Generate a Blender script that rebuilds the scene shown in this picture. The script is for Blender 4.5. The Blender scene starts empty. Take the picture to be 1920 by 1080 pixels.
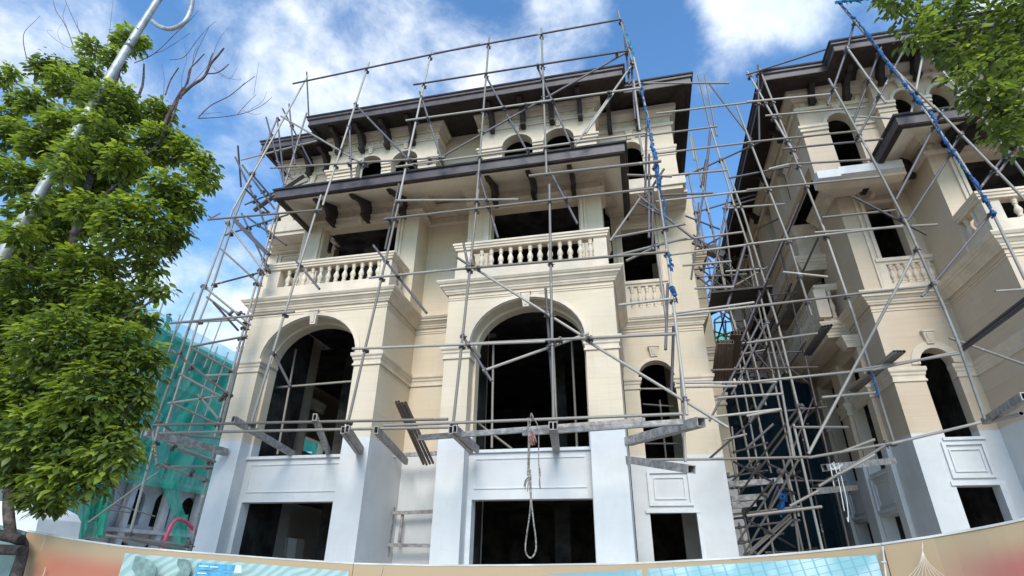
import bpy, bmesh, math, random
from mathutils import Vector, Matrix
from mathutils.geometry import tessellate_polygon
R = math.radians
random.seed(7)
sc = bpy.context.scene
COL = sc.collection
H = 2.4                                    # eye height: geometry below is written relative to the eye, build() adds H

# ------------------------------------------------------------------ camera
FPX, PITCH, YAW, ROLL = 1030.97, 0.47815, -0.22644, 0.01561
_r0 = Vector((math.cos(YAW), -math.sin(YAW), 0))
_u0 = Vector((-math.sin(PITCH)*math.sin(YAW), -math.sin(PITCH)*math.cos(YAW), math.cos(PITCH)))
CF = Vector((math.cos(PITCH)*math.sin(YAW), math.cos(PITCH)*math.cos(YAW), math.sin(PITCH)))
CR = math.cos(ROLL)*_r0 + math.sin(ROLL)*_u0
CU = -math.sin(ROLL)*_r0 + math.cos(ROLL)*_u0
cd = bpy.data.cameras.new('camera'); cam = bpy.data.objects.new('camera', cd); COL.objects.link(cam)
cd.sensor_width = 36; cd.lens = 36*FPX/1920; cd.clip_start = 0.05; cd.clip_end = 2000
m = Matrix.Identity(4)
for i in range(3):
    m[i][0], m[i][1], m[i][2] = CR[i], CU[i], -CF[i]
m[2][3] = H
cam.matrix_world = m
sc.camera = cam

# ------------------------------------------------------------------ world and sun
SUN_EL, SUN_AZ = R(36), R(170)             # azimuth clockwise from +Y (north), sun behind the viewer, a little to the right
w = bpy.data.worlds.new('World'); sc.world = w; w.use_nodes = True
nt = w.node_tree; nt.nodes.clear()
def N(t, kind, **kw):
    n = t.nodes.new(kind)
    for k, v in kw.items():
        if k in ('operation', 'blend_type', 'data_type', 'sky_type', 'sun_disc', 'sun_elevation', 'sun_rotation', 'interpolation', 'noise_dimensions',
                 'wave_type', 'bands_direction', 'attribute_name', 'feature', 'distance', 'wave_profile', 'clamp', 'use_clamp', 'altitude', 'air_density', 'dust_density', 'ozone_density', 'vector_type', 'normalize'):
            setattr(n, k, v)
        else:
            n.inputs[k].default_value = v
    return n
def mathn(t, op, a, b=None, c=None, clamp=False):
    n = t.nodes.new('ShaderNodeMath'); n.operation = op; n.use_clamp = clamp
    for i, x in enumerate((a, b, c)):
        if x is None: continue
        if isinstance(x, (int, float)): n.inputs[i].default_value = x
        else: t.links.new(x, n.inputs[i])
    return n.outputs[0]
def mixc(t, f, a, b, mode='MIX'):
    n = t.nodes.new('ShaderNodeMix'); n.data_type = 'RGBA'; n.blend_type = mode
    for k, x in ((0, f), (6, a), (7, b)):
        if isinstance(x, (int, float)): n.inputs[k].default_value = x
        elif isinstance(x, tuple): n.inputs[k].default_value = (*x, 1) if len(x) == 3 else x
        else: t.links.new(x, n.inputs[k])
    return n.outputs[2]
def ramp(t, x, p0, p1, v0=0., v1=1., interp='EASE'):
    n = t.nodes.new('ShaderNodeValToRGB'); n.color_ramp.interpolation = interp
    e = n.color_ramp.elements
    e[0].position, e[1].position = p0, p1
    e[0].color = (v0, v0, v0, 1); e[1].color = (v1, v1, v1, 1)
    t.links.new(x, n.inputs[0]); return n.outputs[0]
sky = N(nt, 'ShaderNodeTexSky', sky_type='NISHITA', sun_disc=False, sun_elevation=SUN_EL, sun_rotation=SUN_AZ, air_density=1.0, dust_density=0.35, ozone_density=2.5)
geo = nt.nodes.new('ShaderNodeTexCoord')
sep = nt.nodes.new('ShaderNodeSeparateXYZ'); nt.links.new(geo.outputs['Generated'], sep.inputs[0])
zc = mathn(nt, 'MAXIMUM', sep.outputs[2], 0.06)
cmb = nt.nodes.new('ShaderNodeCombineXYZ')
nt.links.new(mathn(nt, 'DIVIDE', sep.outputs[0], mathn(nt, 'ADD', zc, .25)), cmb.inputs[0]); nt.links.new(mathn(nt, 'DIVIDE', sep.outputs[1], mathn(nt, 'ADD', zc, .25)), cmb.inputs[1])
mp = N(nt, 'ShaderNodeMapping'); mp.inputs['Location'].default_value = (3.1, 7.7, 1.3); mp.inputs['Rotation'].default_value = (R(20), R(-25), R(35)); mp.inputs['Scale'].default_value = (1.0, 1.0, 1.25)
nt.links.new(geo.outputs['Generated'], mp.inputs[0])
n1 = N(nt, 'ShaderNodeTexNoise', Scale=5.2, Detail=11., Roughness=.60, Distortion=.2); nt.links.new(mp.outputs[0], n1.inputs['Vector'])
n2 = N(nt, 'ShaderNodeTexNoise', Scale=1.9, Detail=3., Roughness=.5); nt.links.new(mp.outputs[0], n2.inputs['Vector'])
cl = mathn(nt, 'ADD', mathn(nt, 'MULTIPLY', n1.outputs[0], .62), mathn(nt, 'MULTIPLY', n2.outputs[0], .38))
def pxdir(px, py): return (CF + CR*((px-960)/FPX) + CU*((540-py)/FPX)).normalized()
def blob(px, py, rad, amp, cur):           # a bank of cloud (or a clear patch) standing in one direction of the sky
    d = pxdir(px, py)
    vm = nt.nodes.new('ShaderNodeVectorMath'); vm.operation = 'DISTANCE'; nt.links.new(geo.outputs['Generated'], vm.inputs[0]); vm.inputs[1].default_value = d
    g = mathn(nt, 'SUBTRACT', 1., mathn(nt, 'DIVIDE', vm.outputs['Value'], rad), clamp=True)
    g = mathn(nt, 'MULTIPLY', mathn(nt, 'MULTIPLY', g, g), amp)
    return mathn(nt, 'ADD', cur, g)
for b in [(1440, -25, .21, .34), (1370, 10, .08, .10), (1500, 60, .07, .10), (330, 640, .30, .03), (700, 170, .24, .03), (400, 60, .20, -.03), (1110, 20, .14, .14), (1330, 200, .35, -.12), (1245, 70, .14, -.16), (1480, 150, .25, -.12), (640, 90, .12, -.06), (450, 300, .2, .08), (1390, 560, .35, .08), (130, 60, .3, .03)]:
    cl = blob(*b, cl)
cmask = ramp(nt, cl, .47, .69)
bg = N(nt, 'ShaderNodeBackground', Strength=.15)
skyc = mixc(nt, 1., sky.outputs[0], (.70, 1.0, 1.16), 'MULTIPLY')
cloudc = mixc(nt, ramp(nt, n1.outputs[0], .35, .75), (3.1, 3.7, 4.4), (4.7, 4.85, 5.0))
nt.links.new(mixc(nt, mathn(nt, 'MULTIPLY', cmask, .93), skyc, cloudc), bg.inputs[0])
out = nt.nodes.new('ShaderNodeOutputWorld'); nt.links.new(bg.outputs[0], out.inputs[0])
sl = bpy.data.lights.new('sun', 'SUN'); sun = bpy.data.objects.new('sun', sl); COL.objects.link(sun)
sl.energy = 1.95; sl.angle = R(26); sl.color = (1, .93, .83)
sd = Vector((math.sin(SUN_AZ)*math.cos(SUN_EL), math.cos(SUN_AZ)*math.cos(SUN_EL), math.sin(SUN_EL)))
sun.rotation_euler = (-sd).to_track_quat('-Z', 'Y').to_euler(); sun.location = (0, -5, 30)
sc.view_settings.view_transform = 'Standard'; sc.view_settings.look = 'None'; sc.view_settings.gamma = 1
sc.view_settings.use_curve_mapping = False; sc.view_settings.exposure = 0.82
sc.cycles.max_bounces = 6; sc.cycles.transparent_max_bounces = 12; sc.cycles.caustics_reflective = False; sc.cycles.caustics_refractive = False

# ------------------------------------------------------------------ placing helpers
def ray(px, py): return CF + CR*((px-960)/FPX) + CU*((540-py)/FPX)
def onY(px, py, a, b=0., z0=2.6):          # point of a photo pixel on the upright (or leaning) plane Y = a + b (z - z0)
    d = ray(px, py); t = (a - b*z0)/(d.y - b*d.z); return d*t
def onX(px, py, x): d = ray(px, py); return d*(x/d.x)
def onZ(px, py, z): d = ray(px, py); return d*(z/d.z)
WL = {}
def place(o, parent, loc):
    if parent is not None:
        o.parent = parent; o.location = Vector(loc) - WL[parent.name]
    else: o.location = Vector(loc)
    WL[o.name] = Vector(loc)
    COL.objects.link(o)
def tag(o, label=None, cat=None, group=None, kind=None):
    for k, v in (('label', label), ('category', cat), ('group', group), ('kind', kind)):
        if v: o[k] = v
    return o
def thing(name, loc, label, cat, group=None):
    o = bpy.data.objects.new(name, None); o.empty_display_size = .3
    place(o, None, Vector(loc) + Vector((0, 0, H))); return tag(o, label, cat, group)
def inst(name, mesh, parent, loc, rot=None, scale=None):
    o = bpy.data.objects.new(name, mesh); place(o, parent, Vector(loc) + Vector((0, 0, H)))
    if rot is not None:
        o.rotation_mode = 'QUATERNION'; o.rotation_quaternion = rot
    if scale: o.scale = scale
    return o
class MB:
    def __init__(s): s.v, s.f, s.sm = [], [], []
    def add(s, vs, fs, smooth=False):
        n = len(s.v); s.v += [tuple(x) for x in vs]; s.f += [tuple(i+n for i in q) for q in fs]; s.sm += [smooth]*len(fs)
        return s
    def box(s, x0, x1, y0, y1, z0, z1):
        return s.add([(x0,y0,z0),(x1,y0,z0),(x1,y1,z0),(x0,y1,z0),(x0,y0,z1),(x1,y0,z1),(x1,y1,z1),(x0,y1,z1)],
                     [(0,3,2,1),(4,5,6,7),(0,1,5,4),(1,2,6,5),(2,3,7,6),(3,0,4,7)])
    def beam(s, a, b, wd, ht):             # rectangular bar from a to b
        a, b = Vector(a), Vector(b); d = (b-a).normalized(); u = Vector((0,0,1)) if abs(d.z) < .95 else Vector((1,0,0))
        x = d.cross(u).normalized()*wd/2; y = x.cross(d).normalized()*ht/2
        return s.add([a-x-y, a+x-y, a+x+y, a-x+y, b-x-y, b+x-y, b+x+y, b-x+y], [(0,1,2,3),(7,6,5,4),(0,4,5,1),(1,5,6,2),(2,6,7,3),(3,7,4,0)])
    def tube(s, pts, rads, n=8, cap=True):
        pts = [Vector(p) for p in pts]; base = len(s.v); prev = None; rings = []
        for i, p in enumerate(pts):
            d = (pts[min(i+1, len(pts)-1)] - pts[max(i-1, 0)]).normalized()
            if prev is None: prev = d.orthogonal().normalized()
            x = (prev - d*prev.dot(d)).normalized(); prev = x; y = d.cross(x)
            r = rads[i] if isinstance(rads, (list, tuple)) else rads
            rings.append([p + x*r*math.cos(2*math.pi*k/n) + y*r*math.sin(2*math.pi*k/n) for k in range(n)])
        vs = [q for r_ in rings for q in r_]; fs = []
        for i in range(len(pts)-1):
            for k in range(n): fs.append((i*n+k, i*n+(k+1)%n, (i+1)*n+(k+1)%n, (i+1)*n+k))
        s.add(vs, fs, True)
        if cap:
            s.add(rings[0], [tuple(range(n))[::-1]]); s.add(rings[-1], [tuple(range(n))])
        return s
    def poly_extrude(s, outer, holes, f0, f1):   # f0/f1 map a 2D point to the front and back 3D point
        loops = [outer] + holes
        tri = tessellate_polygon([[Vector((p[0], p[1], 0)) for p in l] for l in loops])
        flat = [p for l in loops for p in l]
        s.add([f0(p) for p in flat], [tuple(t) for t in tri]); s.add([f1(p) for p in flat], [tuple(t)[::-1] for t in tri])
        for l in loops:
            n = len(l)
            s.add([f0(p) for p in l] + [f1(p) for p in l], [(i, (i+1) % n, n+(i+1) % n, n+i) for i in range(n)])
        return s
    def sweep(s, path, prof, closed_prof=True):  # moulding along a plan path, outward = right of the direction of travel
        P = [Vector((p[0], p[1])) for p in path]; nrm = []
        for i in range(len(P)-1):
            d = (P[i+1]-P[i]).normalized(); nrm.append(Vector((d.y, -d.x)))
        rows = []
        for i, p in enumerate(P):
            if i == 0: o = nrm[0]
            elif i == len(P)-1: o = nrm[-1]
            else:
                a, b = nrm[i-1], nrm[i]; o = (a+b)/max(1e-3, 1+a.dot(b))
            rows.append([(p.x+o.x*d, p.y+o.y*d, z) for d, z in prof])
        k = len(prof); vs = [q for r_ in rows for q in r_]; fs = []
        for i in range(len(P)-1):
            for j in range(k if closed_prof else k-1): fs.append((i*k+j, (i+1)*k+j, (i+1)*k+(j+1) % k, i*k+(j+1) % k))
        s.add(vs, fs)
        if closed_prof: s.add(rows[0], [tuple(range(k))]); s.add(rows[-1], [tuple(range(k))[::-1]])
        return s
    def mesh(s, name, mat, off=(0,0,0)):
        me = bpy.data.meshes.new(name)
        me.from_pydata([(v[0]-off[0], v[1]-off[1], v[2]-off[2]) for v in s.v], [], s.f)
        me.polygons.foreach_set('use_smooth', s.sm); me.materials.append(mat)
        bm = bmesh.new(); bm.from_mesh(me); bmesh.ops.recalc_face_normals(bm, faces=bm.faces); bm.to_mesh(me); bm.free()
        return me
    def build(s, name, mat, parent=None, loc=None):
        if loc is None:
            xs = [v[0] for v in s.v]; ys = [v[1] for v in s.v]; zs = [v[2] for v in s.v]
            loc = ((min(xs)+max(xs))/2, (min(ys)+max(ys))/2, min(zs))
        o = bpy.data.objects.new(name, s.mesh(name, mat, loc)); place(o, parent, Vector(loc)+Vector((0,0,H))); return o

# ------------------------------------------------------------------ materials
def mat(name, col, rough=.7, metal=0., var=.12, scale=3., bump=0., bscale=40., col2=None, spec=.3):
    m_ = bpy.data.materials.new(name); m_.use_nodes = True; t = m_.node_tree; b = t.nodes['Principled BSDF']
    tc = t.nodes.new('ShaderNodeNewGeometry')
    n = N(t, 'ShaderNodeTexNoise', Scale=scale, Detail=6., Roughness=.62); t.links.new(tc.outputs['Position'], n.inputs['Vector'])
    c2 = col2 or tuple(c*(1-var*2.2) for c in col)
    f = ramp(t, n.outputs[0], .35, .68)
    c = mixc(t, f, tuple(c2), tuple(min(1, x*(1+var*.4)) for x in col))
    t.links.new(c, b.inputs['Base Color']); b.inputs['Roughness'].default_value = rough; b.inputs['Metallic'].default_value = metal
    b.inputs['Specular IOR Level'].default_value = spec
    if bump:
        n2 = N(t, 'ShaderNodeTexNoise', Scale=bscale, Detail=4.); t.links.new(tc.outputs['Position'], n2.inputs['Vector'])
        bp = N(t, 'ShaderNodeBump', Strength=bump, Distance=.02); t.links.new(n2.outputs[0], bp.inputs['Height']); t.links.new(bp.outputs[0], b.inputs['Normal'])
    return m_
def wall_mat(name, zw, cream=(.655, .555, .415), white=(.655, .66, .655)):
    m_ = bpy.data.materials.new(name); m_.use_nodes = True; t = m_.node_tree; b = t.nodes['Principled BSDF']
    g = t.nodes.new('ShaderNodeNewGeometry'); s3 = t.nodes.new('ShaderNodeSeparateXYZ'); t.links.new(g.outputs['Position'], s3.inputs[0])
    # stone: slabs of slightly different tone, fine horizontal drag lines, pale blotches
    mp_ = N(t, 'ShaderNodeMapping'); mp_.inputs['Scale'].default_value = (.6, .6, 9.); t.links.new(g.outputs['Position'], mp_.inputs[0])
    drag = N(t, 'ShaderNodeTexNoise', Scale=3., Detail=7., Roughness=.6); t.links.new(mp_.outputs[0], drag.inputs['Vector'])
    blo = N(t, 'ShaderNodeTexNoise', Scale=.8, Detail=5., Roughness=.6); t.links.new(g.outputs['Position'], blo.inputs['Vector'])
    row = mathn(t, 'FLOOR', mathn(t, 'DIVIDE', s3.outputs[2], .46))
    xy = mathn(t, 'ADD', mathn(t, 'ADD', s3.outputs[0], s3.outputs[1]), mathn(t, 'MULTIPLY', row, .41))
    cmb_ = t.nodes.new('ShaderNodeCombineXYZ'); t.links.new(mathn(t, 'FLOOR', mathn(t, 'DIVIDE', xy, .82)), cmb_.inputs[0]); t.links.new(row, cmb_.inputs[1])
    wn = t.nodes.new('ShaderNodeTexWhiteNoise'); t.links.new(cmb_.outputs[0], wn.inputs['Vector'])
    c = mixc(t, ramp(t, drag.outputs[0], .3, .72), tuple(x*.955 for x in cream), tuple(min(1, x*1.03) for x in cream))
    c = mixc(t, mathn(t, 'MULTIPLY', ramp(t, blo.outputs[0], .35, .7), .5), c, (cream[0]*1.02, cream[1]*1.04, cream[2]*1.12))
    c = mixc(t, mathn(t, 'MULTIPLY', wn.outputs['Value'], .22), c, (cream[0]*.80, cream[1]*.74, cream[2]*.62))
    # joints between the cladding slabs
    jz = mathn(t, 'ABSOLUTE', mathn(t, 'SUBTRACT', mathn(t, 'FRACT', mathn(t, 'DIVIDE', s3.outputs[2], .46)), .5))
    jx = mathn(t, 'ABSOLUTE', mathn(t, 'SUBTRACT', mathn(t, 'FRACT', mathn(t, 'DIVIDE', xy, .82)), .5))
    jj = mathn(t, 'MAXIMUM', mathn(t, 'GREATER_THAN', jz, .491), mathn(t, 'GREATER_THAN', jx, .496))
    c = mixc(t, mathn(t, 'MULTIPLY', jj, .24), c, (.33, .27, .19))
    # rain streaks and grime
    mp2 = N(t, 'ShaderNodeMapping'); mp2.inputs['Scale'].default_value = (7., 7., .5); t.links.new(g.outputs['Position'], mp2.inputs[0])
    st = N(t, 'ShaderNodeTexNoise', Scale=1., Detail=5., Roughness=.65); t.links.new(mp2.outputs[0], st.inputs['Vector'])
    c = mixc(t, mathn(t, 'MULTIPLY', ramp(t, st.outputs[0], .56, .82), .30), c, (.36, .30, .22))
    # white coat on the lowest part
    wb = N(t, 'ShaderNodeTexNoise', Scale=2.2, Detail=6., Roughness=.6); t.links.new(g.outputs['Position'], wb.inputs['Vector'])
    wc = mixc(t, ramp(t, wb.outputs[0], .35, .7), tuple(x*.93 for x in white), white)
    wc = mixc(t, mathn(t, 'MULTIPLY', ramp(t, st.outputs[0], .52, .8), .35), wc, (.50, .50, .50))
    sc1 = N(t, 'ShaderNodeTexNoise', Scale=6., Detail=9., Roughness=.75, Distortion=.6); t.links.new(g.outputs['Position'], sc1.inputs['Vector'])
    wc = mixc(t, mathn(t, 'MULTIPLY', ramp(t, sc1.outputs[0], .60, .70), .28), wc, (.42, .40, .37))
    low = ramp(t, mathn(t, 'MULTIPLY', s3.outputs[2], .25), .0, .9, 1., 0.)
    wc = mixc(t, mathn(t, 'MULTIPLY', mathn(t, 'MULTIPLY', low, ramp(t, blo.outputs[0], .35, .65)), .3), wc, (.45, .42, .38))
    wc = mixc(t, mathn(t, 'MULTIPLY', mathn(t, 'GREATER_THAN', jz, .494), .25), wc, (.5, .5, .5))
    c = mixc(t, mathn(t, 'MULTIPLY', ramp(t, sc1.outputs[0], .63, .72), .22), c, (.74, .69, .60))
    edge = mathn(t, 'ADD', s3.outputs[2], mathn(t, 'MULTIPLY', mathn(t, 'SUBTRACT', wb.outputs[0], .5), .16))
    lo = ramp(t, mathn(t, 'ADD', mathn(t, 'MULTIPLY', mathn(t, 'SUBTRACT', edge, zw+H), 1.), .5), .49, .53)
    t.links.new(mixc(t, lo, wc, c), b.inputs['Base Color']); b.inputs['Roughness'].default_value = .68; b.inputs['Specular IOR Level'].default_value = .25
    bn = N(t, 'ShaderNodeTexNoise', Scale=28., Detail=5.); t.links.new(g.outputs['Position'], bn.inputs['Vector'])
    hh = mathn(t, 'SUBTRACT', mathn(t, 'MULTIPLY', bn.outputs[0], .35), mathn(t, 'MULTIPLY', jj, .5))
    bp = N(t, 'ShaderNodeBump', Strength=.25, Distance=.01); t.links.new(hh, bp.inputs['Height']); t.links.new(bp.outputs[0], b.inputs['Normal'])
    return m_
M_WALL = wall_mat('cream_stone_white_base', 2.55)
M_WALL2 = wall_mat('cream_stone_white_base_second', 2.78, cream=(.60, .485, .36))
M_TRIM = mat('cream_trim_stone', (.69, .59, .465), .65, var=.06, scale=2.5, bump=.12)
M_SOFFIT = mat('cream_soffit_paint', (.80, .73, .62), .8, var=.05, scale=1.2)
M_FASCIA = mat('grey_brown_fascia', (.105, .088, .094), .45, var=.12, scale=5., bump=.1)
M_DARKWOOD = mat('dark_brown_board', (.038, .026, .024), .55, var=.2, scale=4., bump=.15)
M_BRACKET = mat('dark_brown_bracket', (.045, .034, .032), .5, var=.2, scale=6.)
M_ROOF = mat('dark_roof_tile', (.05, .05, .055), .6, var=.2)
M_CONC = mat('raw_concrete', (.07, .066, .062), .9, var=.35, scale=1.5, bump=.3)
M_BEAM = mat('painted_steel_beam', (.42, .39, .37), .6, metal=.2, var=.2, scale=9., bump=.2, bscale=60)
M_WHITE = mat('white_paint', (.70, .71, .71), .6, var=.05, scale=3.)
M_CLAMP = mat('coupler_steel', (.22, .20, .19), .55, metal=.5, var=.35, scale=20.)
def tube_mat(name, lo, hi, rust=.35):
    m_ = bpy.data.materials.new(name); m_.use_nodes = True; t = m_.node_tree; b = t.nodes['Principled BSDF']
    oi = t.nodes.new('ShaderNodeObjectInfo'); g = t.nodes.new('ShaderNodeNewGeometry')
    n = N(t, 'ShaderNodeTexNoise', Scale=9., Detail=7., Roughness=.7); t.links.new(g.outputs['Position'], n.inputs['Vector'])
    c = mixc(t, oi.outputs['Random'], lo, hi)
    c = mixc(t, mathn(t, 'MULTIPLY', ramp(t, n.outputs[0], .52, .7), rust), c, (.13, .085, .06))
    n3 = N(t, 'ShaderNodeTexNoise', Scale=3.3, Detail=8., Roughness=.75); t.links.new(g.outputs['Position'], n3.inputs['Vector'])
    c = mixc(t, mathn(t, 'MULTIPLY', ramp(t, n3.outputs[0], .62, .68), .7), c, (.62, .60, .56))     # splashes of cement
    t.links.new(c, b.inputs['Base Color']); b.inputs['Metallic'].default_value = .15; b.inputs['Roughness'].default_value = .55
    bp = N(t, 'ShaderNodeBump', Strength=.3, Distance=.005); t.links.new(n3.outputs[0], bp.inputs['Height']); t.links.new(bp.outputs[0], b.inputs['Normal'])
    return m_
M_TUBE = tube_mat('galvanised_tube', (.16, .14, .12), (.38, .345, .30))
M_TUBED = tube_mat('weathered_dark_tube', (.06, .052, .058), (.13, .115, .12))
M_TUBER = tube_mat('rusty_tube', (.10, .065, .05), (.17, .12, .09), .6)

# ------------------------------------------------------------------ ground
g = MB(); g.add([(-400,-300,-H),(400,-300,-H),(400,700,-H),(-400,700,-H)], [(0,1,2,3)])
tag(g.build('ground', mat('trampled_earth', (.52, .45, .37), .95, var=.10, scale=1.2, bump=.5, bscale=8), None, (0,0,-H)), 'trampled bare earth of the building site', kind='structure')

# ------------------------------------------------------------------ building kit
def arch(x0, x1, zb, zs, rise, n=18):      # opening outline: jambs from zb to the springing zs, elliptic head
    cx, a = (x0+x1)/2, (x1-x0)/2
    return [(x0, zb), (x1, zb)] + [(cx+a*math.cos(math.pi*i/n), zs+rise*math.sin(math.pi*i/n)) for i in range(n+1)]
def rect(x0, x1, z0, z1): return [(x0,z0),(x1,z0),(x1,z1),(x0,z1)]
def wallx(b, x0, x1, z0, z1, yf, yb, holes=()):
    b.poly_extrude(rect(x0,x1,z0,z1), list(holes), lambda p: (p[0], yf, p[1]), lambda p: (p[0], yb, p[1]))
def wally(b, y0, y1, z0, z1, xf, xb, holes=()):
    b.poly_extrude(rect(y0,y1,z0,z1), list(holes), lambda p: (xf, p[0], p[1]), lambda p: (xb, p[0], p[1]))
def arch_ring(b, x0, x1, zs, rise, yf, wd=.09, proud=.035, zb=None, n=20, back=.05):   # raised band round an arch head
    cx, a = (x0+x1)/2, (x1-x0)/2
    ins = [(cx+a*math.cos(math.pi*i/n), zs+rise*math.sin(math.pi*i/n)) for i in range(n+1)]
    outs = [(cx+(a+wd)*math.cos(math.pi*i/n), zs+(rise+wd)*math.sin(math.pi*i/n)) for i in range(n+1)]
    for i in range(n):
        q = [ins[i], outs[i], outs[i+1], ins[i+1]]
        b.add([(p[0], yf-proud, p[1]) for p in q] + [(p[0], yf+back, p[1]) for p in q], [(0,1,2,3),(7,6,5,4),(1,5,6,2),(3,7,4,0),(0,4,5,1),(2,6,7,3)])
def keystone(parent, x, y, z0, z1, m_, w0=.13, w1=.21):
    b = MB(); yf = y-.10
    b.add([(x-w0/2,yf+.03,z0),(x+w0/2,yf+.03,z0),(x+w1/2,yf,z1),(x-w1/2,yf,z1),(x-w0/2,y+.02,z0),(x+w0/2,y+.02,z0),(x+w1/2,y+.02,z1),(x-w1/2,y+.02,z1)],
          [(0,1,2,3),(7,6,5,4),(0,4,5,1),(1,5,6,2),(2,6,7,3),(3,7,4,0)])
    b.box(x-w1/2-.02, x+w1/2+.02, yf-.02, y+.02, z1, z1+.04)
    b.add([(x-w0/4,yf+.01,z0+.05),(x+w0/4,yf+.01,z0+.05),(x+w1/4,yf-.02,z1-.05),(x-w1/4,yf-.02,z1-.05),(x-w0/4,yf+.04,z0+.05),(x+w0/4,yf+.04,z0+.05),(x+w1/4,yf+.04,z1-.05),(x-w1/4,yf+.04,z1-.05)],
          [(0,1,2,3),(7,6,5,4),(0,4,5,1),(1,5,6,2),(2,6,7,3),(3,7,4,0)])
    return b.build('keystone', m_, parent)
def P_corn(z0, z1, d, base=0.):            # big cornice: cyma steps from z0 to z1, reaching out d
    h = z1-z0
    return [(base-.02, z0), (base+.05*d/.3, z0), (base+.07*d/.3, z0+h*.12), (base+.30*d, z0+h*.16), (base+.34*d, z0+h*.30), (base+.42*d, z0+h*.34), (base+.58*d, z0+h*.50), (base+.72*d, z0+h*.55),
            (base+.75*d, z0+h*.70), (base+.86*d, z0+h*.74), (base+d, z0+h*.90), (base+d, z1), (base-.02, z1)]
def P_cap(z0, z1, d):                      # pilaster capital band
    h = z1-z0
    return [(-.02, z0), (d*.45, z0), (d*.45, z0+h*.12), (d*.2, z0+h*.17), (d*.2, z0+h*.38), (d*.5, z0+h*.48), (d*.55, z0+h*.62), (d*.9, z0+h*.72), (d, z0+h*.78), (d, z1), (-.02, z1)]
def P_fillet(z, t=.02, d=.025): return [(-.01, z-t), (d*.6, z-t), (d, z-t*.3), (d, z+t), (-.01, z+t)]
# one baluster, shared
_bp = [(.062,0),(.062,.05),(.045,.06),(.045,.085),(.060,.10),(.060,.125),(.038,.15),(.052,.20),(.070,.27),(.072,.32),(.058,.39),(.040,.45),(.034,.50),(.034,.53),(.050,.545),(.050,.57),(.036,.585),(.052,.62),(.060,.65),(.058,.68),(.046,.70),(.062,.71),(.062,.74)]
_bb = MB(); _n = 10
_bb.add([(r_*math.cos(2*math.pi*k/_n), r_*math.sin(2*math.pi*k/_n), z) for r_, z in _bp for k in range(_n)],
        [(i*_n+k, i*_n+(k+1) % _n, (i+1)*_n+(k+1) % _n, (i+1)*_n+k) for i in range(len(_bp)-1) for k in range(_n)], True)
BALUSTER = _bb.mesh('baluster', M_TRIM)
def balusters(parent, pts, z, h):
    for p in pts: inst('baluster', BALUSTER, parent, (p[0], p[1], z), None, (1, 1, h/.74))
def bal_run(parent, path, z0, z1, posts, step, m_=None, mt=None):   # plinth, handrail, posts and balusters along a plan path (outward right)
    m_ = m_ or M_TRIM
    b = MB(); zr = z1-.17
    b.sweep(path, [(-.16, zr), (.05, zr), (.055, zr+.05), (.08, zr+.06), (.085, zr+.11), (.11, zr+.12), (.11, z1), (-.2, z1), (-.2, zr)])
    ra = b.build('balustrade', m_, parent)
    b = MB(); b.sweep(path, [(-.17, z0-.3), (.03, z0-.3), (.03, z0), (-.17, z0)]); b.build('plinth', m_, ra)
    for (x, y, wx, wy) in posts:
        b = MB(); b.box(x-wx/2, x+wx/2, y-wy/2, y+wy/2, z0-.001, zr); 
        b.build('post', m_, ra)
    pts = []
    for i in range(len(path)-1):
        a, c = Vector((*path[i], 0)), Vector((*path[i+1], 0)); d = c-a; L = d.length; d.normalize(); nn = Vector((d.y, -d.x, 0))
        k = int((L-.1)/step)
        for j in range(k):
            p = a + d*((j+.5)*L/k) - nn*.06
            if all(abs(p.x-q[0]) > q[2]/2+.055 or abs(p.y-q[1]) > q[3]/2+.055 for q in posts): pts.append((p.x, p.y))
    balusters(ra, pts, z0, zr-z0)
    return ra
def bracket_mesh(name, reach, drop, wd=.13, m_=None):   # S-curved timber bracket, wall at y=0, reaching to -y, top at z=0
    prof = [(0,0),(-reach,0),(-reach,-.10),(-reach*.86,-.17),(-reach*.68,-.15),(-reach*.52,-.20),(-reach*.38,-.32),(-reach*.27,-.46*drop/.62),(-reach*.24,-.80*drop),(-reach*.30,-.86*drop),(-reach*.30,-drop),(0,-drop)]
    b = MB(); b.poly_extrude(prof, [], lambda p: (-wd/2, p[0], p[1]), lambda p: (wd/2, p[0], p[1])); return b.mesh(name, m_ or M_BRACKET)
BR_TOP = bracket_mesh('bracket', .78, .62); _b = MB(); _b.poly_extrude([(0,0),(-1.15,-.47),(-1.18,-.58),(-1.0,-.585),(-.82,-.50),(-.66,-.46),(-.52,-.50),(-.42,-.62),(-.45,-.66),(-.45,-.74),(0,-.74)], [], lambda p: (-.052, p[0], p[1]), lambda p: (.052, p[0], p[1])); BR_MID = _b.mesh('bracket', M_BRACKET)
DENT = MB(); DENT.box(-.055,.055,-.022,.01,0,.17).box(-.035,.035,-.03,-.02,.03,.14); DENT = DENT.mesh('dentil', M_TRIM)
def dentils(parent, x0, x1, y, z, step=.21):
    n = max(1, int((x1-x0)/step))
    for i in range(n): inst('dentil', DENT, parent, (x0+(i+.5)*(x1-x0)/n, y, z))
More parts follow.
